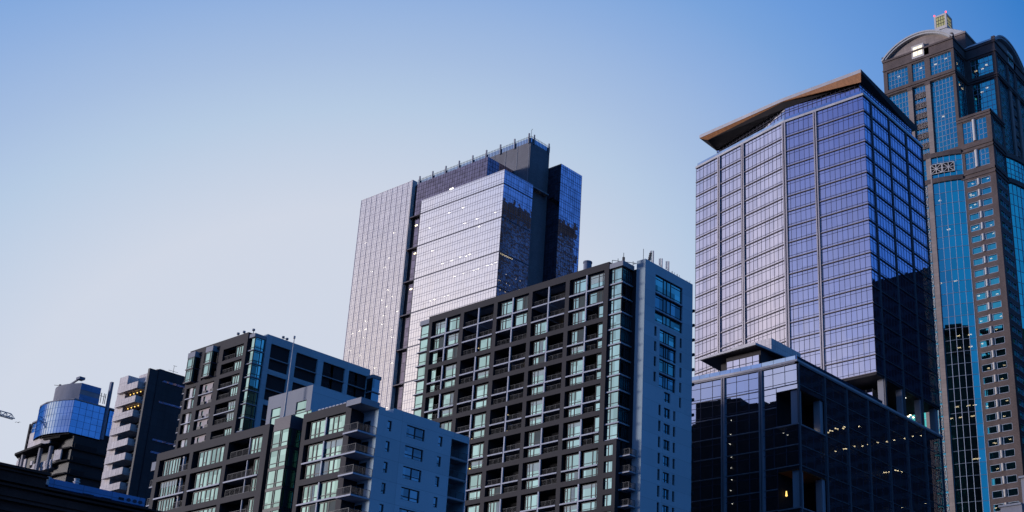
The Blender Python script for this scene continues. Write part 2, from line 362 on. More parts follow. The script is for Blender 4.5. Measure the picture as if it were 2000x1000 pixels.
for ri, r in enumerate(rows):
    for ci, (a, b) in enumerate(zip(cols, cols[1:])):
        ul, ur = a[1], b[0]; um = (ul + ur) / 2
        MB().box(F, um - .15, um + .15, r[1], r[0], -.25, .02, 'slab_white').build('post', T1)
        lv = [r[0]] + r[2] + [r[1]]
        for k, (L_, R_) in enumerate(P(ri, ci)):
            zt, zb = lv[k] - (.28 if k else .05), lv[k + 1]
            if k:
                s_mb = MB(); s_mb.box(F, ul + .02, um - .17, lv[k] - .26, lv[k], -3.4, .08, 'slab_white')
                s_mb.box(F, um + .17, ur - .02, lv[k] - .26, lv[k], -3.4, .08, 'slab_white'); s_mb.build('floor_slab', T1)
            for side, q in ((True, L_), (False, R_)):
                p0, p1 = (ul, um - .15) if side else (um + .15, ur)
                if q == 'A': window(T1, F, p0 + (.8 if side else .45), p1 - .02, zb, zt - .3, -.45, side, style=1)
                elif q == 'W': window(T1, F, p0 + (.8 if side else .45), p1 - .02, zb, zt - .2, -.45, side, style=0)
                else:
                    if q == 'n':
                        w0, w1 = (p0, p0 + 1.9) if side else (p1 - 1.7, p1 - .05)
                        window(T1, F, w0 + .2, w1, zb, zt, -.55, side, style=6)
                        rr = (w1 + .1, p1) if side else (p0, w0 - .1)
                    else: rr = (p0, p1)
                    MB().box(F, (p0 + p1) / 2 - .9, (p0 + p1) / 2 + .9, zb + .1, zt - .3, -3.35, -3.28, 'glass_home_dim').build('balcony_door', T1)
                    if WR.random() < .16: MB().box(F, (p0 + p1) / 2 - .5, (p0 + p1) / 2 - .3, zt - .5, zt - .35, -3.2, -3.0, WR.choice(('warm_dim', 'warm_dim', 'amber_light'))).build('wall_lamp', T1)
                    railing(T1, F, rr[0] + .05, rr[1] - .05, zb, -.3)
for k, (a, b, c, d) in enumerate(SW[:8]):
    window(T1, F, a + .3, b, c, d, -.35, True, style=3)
# glazed corner bay with a ledge at every floor
BF, BR = FY(168.05), FX(-139.95)
zs_ = [97.5] + [94.3 - 3.0 * k for k in range(11)]
for k, (zt, zb) in enumerate(zip(zs_, zs_[1:])):
    w = MB(); w.quad(BF, -142.7, -139.95, zb + .12, zt - .12, 0, 'glass_home'); sash(w, BF, -142.7, -139.95, zb + .12, zt - .12, .0, (.33,), [(0, 1, .24), (0, .33, .8)]); w.build('window', T1)
    w = MB(); w.quad(BR, 168.05, 171.0, zb + .12, zt - .12, 0, 'glass_bay_teal' if k in (0, 3, 4, 7, 9) else 'glass_bay_side')
    sash(w, BR, 168.05, 171.0, zb + .12, zt - .12, .0, (.42, .6, .8), [(0, .42, .82), (.6, 1, .82), (0, 1, .18)]); w.build('window', T1)
    MB().prism([(-143.0, 167.75), (-139.6, 167.75), (-139.6, 171.2), (-143.0, 171.2)], zb - .12, zb + .12, 'slab_white').build('bay_ledge', T1)
MB().prism([(-142.9, 167.6), (-139.5, 167.6), (-139.5, 171.0), (-142.9, 171.0)], 97.5, 98.5, 'render_grey').build('bay_roof', T1)
MB().box(BR, 168.9, 170.4, 76.9, 78.4, -.6, -.55, 'amber_light').build('lit_room', T1)
# end wall slab
RX = FX(-136.3)
H = [(173.4, 181.85, 87.6, 96.95), (174.95, 180.0, 81.0, 86.5), (174.95, 179.9, 75.2, 80.7)]
sl = [(173.35, 174.05, 86.55 - 2.95 * k - 1.9, 86.55 - 2.95 * k) for k in range(4)] + [(181.15, 181.8, 86.6 - 2.95 * k - 1.95, 86.6 - 2.95 * k) for k in range(5)]
sl += [(175.0, 175.7, 71.85 - 3 * k - 2, 71.85 - 3 * k) for k in range(9)] + [(179.4, 180.08, 71.75 - 3 * k - 1.9, 71.75 - 3 * k) for k in range(9)]
sq = [(176.6, 178.45, 74.7 - 3 * k - 1.85, 74.7 - 3 * k) for k in range(10)]
mb = MB(); mb.wall(RX, 170.25, 185.1, g0(), 98.97, H + sl + sq, 'render_blue_grey', .35)
mb.quad(FY(170.25), -138.35, -136.3, g0(), 98.97, 0, 'render_blue_shaded')  # narrow face beside the bay: its shade is put into a darker render
mb.bb(-138.35, -136.9, 170.3, 185.05, 98.3, 98.7, 'concrete'); mb.quad(Face((0, 185.1), (-1, 0), (0, 1)), 136.3, 138.35, g0(), 98.97, 0, 'render_blue_grey')
mb.quad(Face((-138.35, 0), (0, -1), (-1, 0)), -185.1, -170.25, 97.7, 98.97, 0, 'render_blue_grey')
mb.build('end_wall', T1)
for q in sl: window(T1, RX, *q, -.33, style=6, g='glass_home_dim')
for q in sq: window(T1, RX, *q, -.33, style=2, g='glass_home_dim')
for u0, u1, z0, z1, lv in ((173.4, 181.85, 87.6, 96.95, (93.35, 89.9)), (174.95, 180.0, 81.0, 86.5, (83.75,)), (174.95, 179.9, 75.2, 80.7, (78.0,))):
    L2 = [z1] + list(lv) + [z0]
    for k in range(len(L2) - 1):
        zt, zb = L2[k] - (.15 if k else 0), L2[k + 1] + .0
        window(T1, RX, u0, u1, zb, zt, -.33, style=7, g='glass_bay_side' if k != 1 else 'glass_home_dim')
        if k: MB().box(RX, u0, u1, L2[k] - .15, L2[k] + .1, -.3, .12, 'slab_white').build('floor_slab', T1)
for k in range(9):                                     # corner balconies low down
    zb = 61.2 - 3.0 * k
    bal = MB().bb(-139.65, -137.3, 168.3, 170.2, zb - .2, zb, 'slab_white').build('balcony', T1)
    railing(bal, FX(-137.35), 168.35, 170.15, zb, 0); railing(bal, FY(168.35), -139.5, -137.4, zb, 0)
MB().bb(-142.6, -139.9, 169.4, 170.85, g0(), 64.5, 'inner_dark').build('balcony_wall', T1)
for k in range(11):                                    # bays on the left end
    zt = 98.0 - 3.05 * k; zt = zt if k else 98.0
    w = MB(); w.quad(FY(168.6), -194.2, -190.9, zt - 2.85, zt - .15, 0, 'glass_home'); sash(w, FY(168.6), -194.2, -190.9, zt - 2.85, zt - .15, 0, (.72,), [(0, 1, .3)]); w.build('window', T1)
    MB().bb(-194.7, -190.9, 168.2, 171, zt - 3.02, zt - 2.86, 'slab_white').build('bay_ledge', T1)
MB().bb(-194.5, -190.9, 168.3, 171, 98.02, 99.0, 'render_grey').build('bay_roof', T1)
MB().bb(-194.1, -190.9, 168.75, 180, g0(), 97.9, 'inner_dark').build('bay_core', T1)
for k in range(14):
    MB().bb(-136.9, -136.0, 185.12, 185.5, 93.2 - 3.0 * k, 93.7 - 3.0 * k, 'concrete_dark').build('bracket', T1)
w = MB()
for a, b in (((-142.6, 168.2, 98.5), (-142.6, 168.2, 99.5)), ((-141.2, 168.2, 98.5), (-141.2, 168.2, 99.5)), ((-142.6, 168.2, 99.5), (-139.6, 171.4, 99.3)), ((-139.7, 170.8, 98.4), (-139.7, 170.8, 99.5)), ((-139.7, 168.0, 98.5), (-139.7, 168.0, 100.2)), ((-139.7, 170.8, 98.9), (-138.4, 171.6, 99.2))): w.bar(a, b, .08, 'rail')
w.bar((-139.7, 168.0, 98.5), (-139.7, 168.0, 99.3), .35, 'sash_dark'); w.build('roof_rail', T1)
# things on its roof
solo(.9, -150, 172, 98.2)
mb = MB(); mb.cyl(-152.5, 172.5, 98.2, 103.0, .8, 'blue_panel', 18); mb.cyl(-152.5, 172.5, 103.0, 103.3, .9, 'blue_panel', 18)
tag(mb.build('roof_vent'), 'round blue grey vent pipe behind the parapet of the grid fronted apartment block', 'roof vent')
for i, (y, hh, kind) in enumerate(((170.6, 2.6, 0), (173.1, 3.2, 1), (175.8, 2.6, 1), (177.9, 2.8, 1), (179.6, 1.3, 2), (181.2, 1.3, 2), (184.6, .9, 2))):
    solo(.9, -136.8, y, 98.3); mb = MB(); x = -137.1
    mb.bar((x, y, 98.6), (x, y, 98.7 + hh), .07, 'rail')
    if kind == 1:
        mb.bar((x, y + .45, 99.4), (x, y + .45, 98.8 + hh), .2, 'fascia_white'); mb.bar((x, y, 99.8), (x, y + .45, 99.8), .05, 'rail'); mb.bar((x, y - .35, 99.7), (x, y - .35, 98.5 + hh), .16, 'fascia_white'); mb.bar((x, y - .35, 100.1), (x, y, 100.1), .05, 'rail')
        if i == 1:
            for q in range(4): mb.bb(x - .2, x + .2, y - .9 + .12 * q, y - .6 + .12 * q, 99.6 + .45 * q, 99.9 + .45 * q, 'sash_dark')
            mb.bar((x, y - .7, 98.7), (x, y - .5, 101.2), .06, 'rail')
    if kind == 2:
        mb.bar((x, y - .6, 99.3), (x, y + .7, 99.5), .06, 'rail'); mb.bar((x, y - .5, 99.0), (x, y - .3, 99.8), .05, 'rail'); mb.bar((x, y + .5, 99.2), (x, y + .7, 100.0), .05, 'rail')
    lab = ['thin bare whip antenna at the corner of the blue grey end wall', 'cluster antenna with dark boxes and pale panels nearest the wall corner', 'pair of short pale antenna panels, second in the row on the end wall',
           'pair of pale antenna panels, third in the row on the end wall', 'low cross-shaped antenna just right of the pale panels on the end wall', 'low cross-shaped antenna midway down the sloping end wall parapet', 'small antenna at the far right tip of the end wall parapet'][i]
    tag(mb.build('antenna'), lab, 'antenna', 'antennas on the end wall')

# ================================================================== 2  white glass office tower behind it
T2 = thing('office_tower', -400, 350, 'pale glass office tower with ribbed white wing and dark brick core rising above', 'office tower')
F, R = FY(344.0), FX(-353.14)
mb = MB(); mb.bb(-445.9, -411.3, 346.5, 372, g0(), 273.6, 'dark_clad'); mb.bb(-404, -356.3, 347.2, 360.5, g0(), 261.0, 'dark_clad')
mb.bb(-404.0, -353.3, 344.2, 372, 261.3, 261.9, 'concrete'); mb.bb(-411.3, -400, 346, 372, g0(), 272.5, 'black_metal'); mb.build('wall', T2)
nb = 16
lv = [262.06] + [255.5 - 15.87 * k for k in range(nb)]
for k in range(len(lv) - 1):
    zt, zb = lv[k], lv[k + 1]
    if zt < 120: break
    n = 4 if k else 2; f = (zt - zb) / (4 if k else 1.65)
    for (fc, a, b, g) in ((F, -404.05, -353.14, 'glass_white'), (R, 344.0, 361.75, 'glass_blue_side')):
        w = MB(); w.quad(fc, a, b, zb + (.25), zt - (.25 if k else 0), 0, g)
        for j in range(0, 5):
            for off, th in ((0, .13), (1.25, .08)):
                zz = zt - .25 - j * f - off
                if zb + .3 < zz < zt - .2: w.box(fc, a, b, zz - th, zz, 0, .06, 'mullion_silver')
        m = round((b - a) / 1.5)
        for i in range(m + 1):
            u = a + (b - a) * i / m; w.box(fc, u - .03, u + .03, zb + .25, zt - .25, 0, .05, 'mullion_silver')
        w.build('glazing', T2)
        MB().box(fc, a, b, zb - .25, zb + .25, -.3, -.15, 'black_metal').box(fc, a, b, zb - .02, zb + .06, -.15, .1, 'mullion_silver').build('spandrel_band', T2)
MB().box(F, -404.3, -404.05, 120, 261.6, -.6, .12, 'black_metal').build('edge_trim', T2)
# ribbed wing
w = MB(); w.quad(F, -446.2, -411.0, g0(), 274.2, -.1, 'glass_ribwall')
zz = 272.5
while zz > 150:
    w.box(F, -446.2, -411, zz, zz + .08, -.1, -.06, 'mullion_silver'); w.box(F, -446.2, -411, zz - 1.3, zz - 1.24, -.1, -.07, 'mullion_silver'); zz -= 4
w.build('glazing', T2)
w = MB(); u = -446.2; i = 0
while u < -411.2:
    big = i % 3 == 0
    w.box(F, u, u + (.26 if big else .12), g0(), 274.5, -.1, .04 if big else -.03, 'rib_pink'); w.box(F, u + .62, u + .67, g0(), 274.2, -.1, -.07, 'mullion_silver'); u += 1.17; i += 1
w.box(F, -411.9, -411.0, g0(), 274.6, -2.5, .3, 'concrete_pale'); w.box(F, -446.2, -411.9, 274.2, 274.6, -1, -.12, 'concrete_pale'); w.build('ribs', T2)
# dark slot with glazed strip
w = MB(); w.quad(FY(345.6), -411, -404.3, 120, 272.4, 0, 'black_metal'); w.quad(FY(345.3), -408.4, -404.9, 120, 255, 0, 'glass_plum')
for k in range(len(lv)):
    if lv[k] < 120 or k == 0: continue
    w.box(F, -411, -404.3, lv[k] - .3, lv[k] + .15, -1.6, .1, 'ledge_plum')
zz = 254
while zz > 120: w.box(FY(345.3), -408.4, -404.9, zz, zz + .1, 0, .08, 'black_metal'); zz -= 4
w.box(FY(345.3), -404.9, -404.6, 120, 255, 0, .3, 'black_metal'); w.build('glazed_slot', T2)
# set-back dark glass storey
w = MB(); U, UR = FY(345.2), FX(-365.1)
w.quad(U, -409.5, -365.1, 255.7, 272.5, 0, 'glass_plum'); w.quad(UR, 345.2, 361, 255.7, 272.5, 0, 'glass_plum'); w.bb(-409.4, -365.2, 345.3, 361, 272.3, 272.55, 'concrete')
for i in range(30): u = -409.5 + 44.4 * i / 29; w.box(U, u - .05, u + .05, 255.7, 272.5, 0, .06, 'mullion_navy')
for i in range(11): u = 345.2 + 15.8 * i / 10; w.box(UR, u - .05, u + .05, 255.7, 272.5, 0, .06, 'mullion_navy')
for zz in (270.6, 268.6, 266.6, 264.6, 262.6, 260.6, 258.6): w.box(U, -409.5, -365.1, zz, zz + .1, 0, .06, 'mullion_navy'); w.box(UR, 345.2, 361, zz, zz + .1, 0, .06, 'mullion_navy')
w.build('upper_storey', T2)
# brick core with rooftop screen
w = MB(); w.bb(-428, -355.7, 361.2, 373.5, 200, 284.3, 'core_brick')
for i in range(11):
    u = -427.5 + 7.1 * i; w.box(FY(361.2), u, u + .22, 262, 284.3, 0, .15, 'render_grey')
w.bb(-355.7, -353.3, 361.8, 373.5, g0(), 262, 'dark_clad') if 0 else None
w.bb(-400, -355.7, 361.9, 373.4, g0(), 200, 'core_brick')
w.build('core', T2)
w = MB(); fc, rc = FY(361.2), FX(-355.7)
w.quad(fc, -428, -355.7, 284.3, 286.4, 0, 'glass_round'); w.quad(rc, 361.2, 373.5, 284.3, 286.4, 0, 'glass_round')
for i in range(78): u = -428 + 72.3 * i / 77; w.box(fc, u - .06, u + .06, 284.3, 287.4, 0, .1, 'rail')
for i in range(14): u = 361.2 + 12.3 * i / 13; w.box(rc, u - .06, u + .06, 284.3, 287.4, 0, .1, 'rail')
w.box(fc, -428, -355.7, 286.9, 287.0, 0, .08, 'rail'); w.box(rc, 361.2, 373.5, 286.9, 287.0, 0, .08, 'rail')
w.build('roof_screen', T2)
for i in range(9): u = -426.6 + 8.75 * i; MB().box(fc, u - .28, u + .28, 283.5, 288.6, .1, .6, 'concrete').build('screen_post', T2)
for u in (363, 372.6): MB().box(rc, u - .28, u + .28, 283.5, 288.4, .1, .5, 'concrete').build('screen_post', T2)
MB().bar((-356.2, 361.8, 284.3), (-356.2, 361.8, 290.6), .12, 'rail').bar((-356.2, 361.8, 290.6), (-355.5, 361.8, 290.9), .12, 'rail').build('lightning_rod', T2)
# far right wing
w = MB(); w.bb(-362, -348.4, 373.7, 387.5, g0(), 276.0, 'dark_clad'); w.build('wing_wall', T2)
w = MB(); fc, rc = FY(373.55), FX(-348.2)
w.quad(fc, -362, -348.2, 150, 276.4, 0, 'glass_plum'); w.quad(rc, 373.55, 387.6, 150, 276.4, 0, 'glass_blue_side')
zz = 275.2
while zz > 150:
    w.box(fc, -362, -348.2, zz - .12, zz, 0, .05, 'black_metal'); w.box(rc, 373.55, 387.6, zz - .14, zz, 0, .06, 'mullion_navy'); w.box(rc, 373.55, 387.6, zz - 1.4, zz - 1.3, 0, .05, 'mullion_navy'); zz -= 4
for i in range(11): u = 373.55 + 14.05 * i / 10; w.box(rc, u - .04, u + .04, 150, 276.4, 0, .05, 'mullion_navy')
for i in range(9): u = -362 + 13.8 * i / 8; w.box(fc, u - .04, u + .04, 150, 276.4, 0, .05, 'black_metal')
w.build('wing_glazing', T2)
rnd = random.Random(3)
for k in range(3, 9):
    zc0 = 251.4 - 4 * (k * 2 + rnd.choice((0, 1)))
    u = -400 + rnd.uniform(0, 20)
    for j in range(rnd.randint(4, 9)):
        lights_at(T2, F, [(u, zc0, -rnd.uniform(.6, 1.5))], 'office_light', 1.0, .3, .5); u += 2.6 + rnd.choice((0, 0, 3))
for j in range(8): lights_at(T2, F, [(rnd.uniform(-400, -357), 251.4 - 4 * rnd.randint(0, 4), -1)], 'office_light', 1.2, .25, .5)
for j in range(34): lights_at(T2, F, [(rnd.uniform(-444, -414), 251.4 - 4 * rnd.randint(0, 22), -.9)], 'office_light', .9, .3, .5)
lights_at(T2, R, [(u, 223.2, -.4) for u in (346.5, 348.3, 350.1, 351.9)], 'warm_light', 1.5, .7, .5)
lights_at(T2, R, [(rnd.uniform(345, 361), 215.2 - 4 * rnd.randint(0, 3), -.4) for _ in range(16)], 'warm_light', .5, .25, .3)
lights_at(T2, rc, [(rnd.uniform(380, 387), 262 - rnd.uniform(0, 3), -.4) for _ in range(4)], 'white_light', 1.4, .3, .3)
lights_at(T2, FY(345.3), [(-407.5, 251, .1), (-406.5, 237, .1), (-407, 220, .1)], 'warm_light', 1.4, .5, .1)
lights_at(T2, U, [(-386.5, 262.9, .1)], 'white_light', 2.2, .6, .1)

# ================================================================== 3  violet glass tower with timber canopy, on its dark podium
T3 = thing('canopy_tower', -150, 250, 'violet glass tower with timber roof canopy, standing on a dark glazed podium', 'office tower')
Xr, Yf = -128.36, 244.34
Bn = (-151.33, 244.34); Lf = (-184.1, 251.25)
F1, l1 = FS(Lf, Bn); F2, R3 = FY(Yf), FX(Xr)
FL = 4.24; ZT = 168.45; ZB = 96.3
facets = [(F1, 0, l1, 23, 'glass_violet'), (F2, Bn[0], Xr, 16, 'glass_violet'), (R3, Yf, 276.4, 22, 'glass_violet_side')]
for fi, (fc, a, b, n, g) in enumerate(facets):
    zt = ZT; k = 0
    while zt > ZB + .1:
        zb = max(164.2 - FL * k, ZB); w = MB(); w.quad(fc, a, b, zb, zt, 0, g)
        for i in range(n + 1):
            u = a + (b - a) * i / n; w.box(fc, u - .04, u + .04, zb, zt, 0, .05, 'mullion_navy')
        w.box(fc, a, b, zb + .62, zb + .71, 0, .05, 'mullion_navy'); w.box(fc, a, b, zt - .95, zt - .87, 0, .05, 'mullion_navy')
        w.build('glazing', T3)
        MB().box(fc, a, b + (.3 if fi == 1 else 0), zb - .14, zb + .02, 0, .2, 'ledge_plum').box(fc, a, b + (.2 if fi == 1 else 0), zb + .02, zb + .13, 0, .24, 'fin_pale' if fi < 2 else 'fin_shaded').build('ledge', T3)
        zt = zb; k += 1
def fin(fc, u, z0, z1, w=.95, parent=None):
    MB().box(fc, u - w / 2, u - .16, z0, z1, -.2, .4, 'fin_pale').box(fc, u + .16, u + w / 2, z0, z1, -.2, .4, 'fin_pale').box(fc, u - .13, u + .13, z0, z1, -.2, .3, 'mullion_navy').build('fin', T3)
for u in (9.3, 18.45): fin(F1, u, ZB, 168.5)
fin(F2, Bn[0], ZB, 168.5, 1.1); fin(F2, -142.1, ZB, 168.5)
for u, hw in ((248.25, .3), (257.5, .3), (266.8, .3), (276.1, .2)): MB().box(R3, u - hw, u - .08, 89.2, 168.5, -.1, .22, 'fin_shaded').box(R3, u + .08, u + hw, 89.2, 168.5, -.1, .22, 'fin_shaded').build('fin', T3)
poly = [Lf, Bn, (Xr, Yf), (Xr, 276.4), (-184.1, 276.4)]
def inset(F_, pts): return pts
w = MB(); w.prism([(-183, 252.7), (-151.2, 246.0), (-129.9, 246.0), (-129.9, 275), (-183, 275)], ZB + .3, 168.3, 'black_metal'); w.build('core', T3)
w = MB(); w.prism(poly, ZB - .5, ZB, 'soffit_dark'); w.build('underside', T3)
w = MB()
for fc, a, b in ((F1, 0, l1), (F2, Bn[0], Xr + .25), (R3, Yf - .25, 276.4)): w.box(fc, a, b, 168.45, 169.05, -.6, .32, 'fascia_white')
w.build('parapet', T3)
w = MB()
for fc, a, b in ((F1, 0.2, l1), (F2, Bn[0], Xr), (R3, Yf, 276.4)):
    w.quad(fc, a, b, 169.05, 170.2, -.3, 'glass_round')
    n = int((b - a) / 4)
    for i in range(n + 1): u = a + (b - a) * i / n; w.box(fc, u - .04, u + .04, 169.05, 170.2, -.34, -.3, 'rail')
w.build('glass_rail', T3)
# set-back top storey
P0, P1, P2_, P3_ = (-180.2, 255.6), (-153.0, 247.6), (-130.9, 247.6), (-130.9, 276.0)
ff1, ll1 = FS(P0, P1)
w = MB()
for fc, a, b, n in ((ff1, 0, ll1, 20), (FY(247.6), -153.0, -130.9, 16), (FX(-130.9), 247.6, 276, 20)):
    w.quad(fc, a, b, 168.4, 174.8, 0, 'glass_violet' if fc is not None and n != 20 or fc is ff1 else 'glass_violet_side')
    for i in range(n + 1): u = a + (b - a) * i / n; w.box(fc, u - .05, u + .05, 168.4, 174.8, 0, .07, 'mullion_navy')
    for zz in (170.4, 171.4, 173.4, 174.1): w.box(fc, a, b, zz, zz + .12, 0, .08, 'mullion_navy')
w.quad(FS((-180.2, 276), P0)[0], 0, 20.4, 168.4, 174.8, 0, 'black_metal'); w.quad(Face((0, 276), (-1, 0), (0, 1)), 130.9, 180.2, 168.4, 174.8, 0, 'black_metal')
w.build('top_storey', T3)
# folded canopy: pale fascia, timber outer soffit, inner soffit coloured dark for its shade
E0, E1, E2, E3, E4 = (-181.45, 248.95), (-152.6, 245.95), (-129.25, 245.6), (-130.7, 279.4), (-182.4, 279.0)
top = 177.1; lo = 176.15
f0, f1, f2 = (-179.3, 249.65, 175.15), (-152.75, 246.15, 176.05), (-129.8, 246.4, 173.9)
W0, W1, W2, W3 = (-180.3, 255.5, 175.0), (-153.05, 247.5, 174.9), (-130.8, 247.5, 174.8), (-130.8, 276.1, 174.8)
def pt(p, zz): return (p[0], p[1], zz)
w = MB()
w.add([pt(E0, lo), pt(E1, lo), f1, f0], [(0, 1, 2, 3)], 'wood_soffit')
w.add([pt(E1, lo), pt(E2, lo), f2, f1], [(0, 1, 2, 3)], 'wood_soffit'); w.build('timber_soffit', T3)
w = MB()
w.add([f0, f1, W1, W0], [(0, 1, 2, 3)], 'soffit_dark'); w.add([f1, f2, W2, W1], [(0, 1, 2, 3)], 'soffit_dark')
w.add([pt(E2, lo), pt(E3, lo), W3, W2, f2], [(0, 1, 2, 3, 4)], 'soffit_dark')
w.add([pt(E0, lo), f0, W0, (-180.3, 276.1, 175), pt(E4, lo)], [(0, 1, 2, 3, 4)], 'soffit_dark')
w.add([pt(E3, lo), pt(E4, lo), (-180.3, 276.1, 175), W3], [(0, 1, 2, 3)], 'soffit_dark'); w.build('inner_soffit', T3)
w = MB(); ring = [E0, E1, E2, E3, E4]
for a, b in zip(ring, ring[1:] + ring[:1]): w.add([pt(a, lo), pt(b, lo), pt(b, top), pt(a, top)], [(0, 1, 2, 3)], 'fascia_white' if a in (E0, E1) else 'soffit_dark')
w.add([pt(p, top) for p in ring], [(0, 1, 2, 3, 4)], 'roof_metal'); w.build('roof', T3)
# open level between podium and tower
w = MB(); w.bb(-180, -136.5, 252.5, 274, 89.1, ZB - .5, 'black_metal'); w.build('lobby_core', T3)
w = MB(); fc = FY(249.5); w.quad(fc, -140.5, -132.3, 89.15, 94.6, 0, 'glass_violet'); 
for i in range(6): u = -140.5 + 8.2 * i / 5; w.box(fc, u - .05, u + .05, 89.15, 94.6, 0, .07, 'mullion_navy')
w.box(fc, -140.5, -132.3, 92.2, 92.35, 0, .07, 'mullion_navy'); w.bb(-140.5, -132.3, 249.6, 252.4, 89.15, 94.6, 'black_metal'); w.build('lobby_glazing', T3)
for (x, y) in ((-129.3, 248.6), (-129.3, 257.5), (-129.3, 266.8), (-129.6, 275.3), (-142.1, 246), (-151.3, 246.2), (-165, 250)):
    MB().bb(x - .75, x + .75, y - .75, y + .75, 89.15, ZB - .5, 'concrete').build('column', T3)
for (x, y) in ((-130.6, 252.5), (-130.8, 259.6), (-131, 263), (-131, 269.5)):
    MB().cyl(x, y, ZB - .62, ZB - .5, .35, 'white_light', 10).build('ceiling_light', T3)
# podium
Yp = 210.09; pb = (-137.03, Yp); pl = (-172.0, 207.5)
G1, m1 = FS(pl, pb); G2, G3 = FY(Yp), FX(Xr); PT = 89.16; PF = 4.22
zz = PT - .9; k = 0; lvp = [PT - .75] + [84.1 - PF * i for i in range(21)]
for k in range(len(lvp) - 1):
    zt, zb = lvp[k], lvp[k + 1]
    if zb < 3: break
    n2 = 3; notch = k in (1, 2) or k in (5, 6)
    rng = [(G1, 0, m1, 12), (G2, -137.03, (-133.4 if notch else Xr), (1 if notch else 3)), (G3, (220.8 if notch else Yp), 276.4, (19 if notch else 23))]
    for fc, a, b, n in rng:
        w = MB(); w.quad(fc, a, b, zb, zt, 0, 'glass_podium')
        for i in range(n + 1): u = a + (b - a) * i / n; w.box(fc, u - .04, u + .04, zb, zt, 0, .06, 'mullion_navy')
        w.box(fc, a, b, zt - 1.35, zt - 1.27, 0, .06, 'mullion_navy')
        if k < 2: w.box(fc, a, b, zb + .5, zb + .6, 0, .06, 'mullion_navy')
        w.box(fc, a, b, zb - .08, zb + .08, 0, .14, 'fin_shaded' if fc is G3 else 'fin_grey'); w.build('glazing', T3)
w = MB()
for fc, a, b in ((G1, 0, m1), (G2, -137.03, Xr + .3), (G3, Yp - .3, 276.4)):
    w.box(fc, a, b, PT - .75, PT - .45, -.3, .3, 'fin_grey'); w.box(fc, a, b, PT - .45, PT, -.3, .4, 'fascia_white')
w.build('podium_parapet', T3)
w = MB()
for fc, a, b in ((G1, 0, m1), (G2, -137.03, Xr), (G3, Yp, 247)):
    w.quad(fc, a, b, PT, PT + 1.1, -.25, 'glass_round')
    n = int((b - a) / 2.4)
    for i in range(n + 1): u = a + (b - a) * i / n; w.box(fc, u - .04, u + .04, PT, PT + 1.15, -.3, -.25, 'rail')
w.build('terrace_rail', T3)
w = MB(); w.prism([(-171.5, 208.2), (-137.1, 210.7), (-133.9, 210.7), (-133.9, 221.2), (-129.0, 221.2), (-129.0, 276.2), (-171.5, 276.2)], PT - .6, PT - .1, 'concrete')
w.prism([(-171.5, 210.7), (-136.0, 212.6), (-136.0, 223.5), (-131.4, 223.5), (-131.4, 276.2), (-171.5, 276.2)], g0(), PT - .65, 'black_metal'); w.prism([(-133.9, 210.7), (-128.9, 210.7), (-128.9, 221.2), (-133.9, 221.2)], PT - .55, PT - .12, 'concrete'); w.build('podium_core', T3)
for zt, zb, ms in ((83.1, 75.75, 'soffit_dark'), (66.4, 58.75, 'wood_soffit')):   # open corner terraces
    w = MB(); zt_ = zt; zh = 84.1 if zt > 80 else 67.2
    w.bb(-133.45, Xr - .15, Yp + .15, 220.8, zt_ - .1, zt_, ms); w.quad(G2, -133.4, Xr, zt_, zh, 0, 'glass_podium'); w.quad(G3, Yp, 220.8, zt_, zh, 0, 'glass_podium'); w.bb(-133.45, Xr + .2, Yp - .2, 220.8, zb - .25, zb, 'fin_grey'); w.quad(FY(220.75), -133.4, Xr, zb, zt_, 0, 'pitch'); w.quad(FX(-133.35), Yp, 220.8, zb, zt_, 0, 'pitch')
    w.build('corner_terrace', T3); MB().bb(-130.2, -128.7, 210.5, 212.0, zb, zt_ - .1, 'concrete').build('column', T3); MB().bb(-130.2, -128.7, 219.3, 220.5, zb, zt_ - .1, 'concrete').build('column', T3)
def pfin(fc, u): MB().box(fc, u - .42, u - .1, g0(), PT - .75, -.1, .5, 'fin_grey').box(fc, u + .1, u + .42, g0(), PT - .75, -.1, .5, 'fin_grey').box(fc, u - .1, u + .1, g0(), PT - .75, -.1, .3, 'mullion_navy').build('fin', T3)
for u in (m1 - 8.95, m1 - 18.0, m1 - 27): pfin(G1, u)
pfin(G1, m1)
for u in (Yp + .35, 220.8, 230, 239.3, 248.7, 257.7, 267.0, 275.8): MB().box(G3, u - .24, u + .24, g0(), PT - .75, -.1, .3, 'fin_shaded').build('fin', T3)
# podium canopy and plant box
w = MB(); w.prism([(-152.8, 210.2), (-137.7, 209.2), (-136.2, 222.6), (-153.4, 219.2)], 94.2, 94.65, 'fascia_white'); w.build('podium_canopy', T3)
w = MB(); w.prism([(-152.5, 210.5), (-138.0, 209.5), (-136.6, 222.3), (-153.1, 219.0)], 94.12, 94.19, 'soffit_dark'); w.build('canopy_soffit', T3)
w = MB(); w.bb(-150.3, -138.8, 214.7, 225, PT - .1, 94.1, 'soffit_dark'); w.bb(-147.2, -138.4, 212.2, 215, PT - .1, 94.1, 'soffit_dark'); fc = FY(212.0); w.quad(fc, -147.0, -138.7, 90.3, 93.0, 0, 'glass_violet')
for i in range(6): u = -147.0 + 8.3 * i / 5; w.box(fc, u - .05, u + .05, 90.3, 93.0, 0, .07, 'mullion_navy')
w.box(fc, -147.0, -138.7, 91.6, 91.7, 0, .07, 'mullion_navy'); w.build('rooftop_room', T3)
MB().bb(-147.5, -137.5, 214.95, 226.8, 94.65, 97.45, 'concrete_pale').build('plant_box', T3)
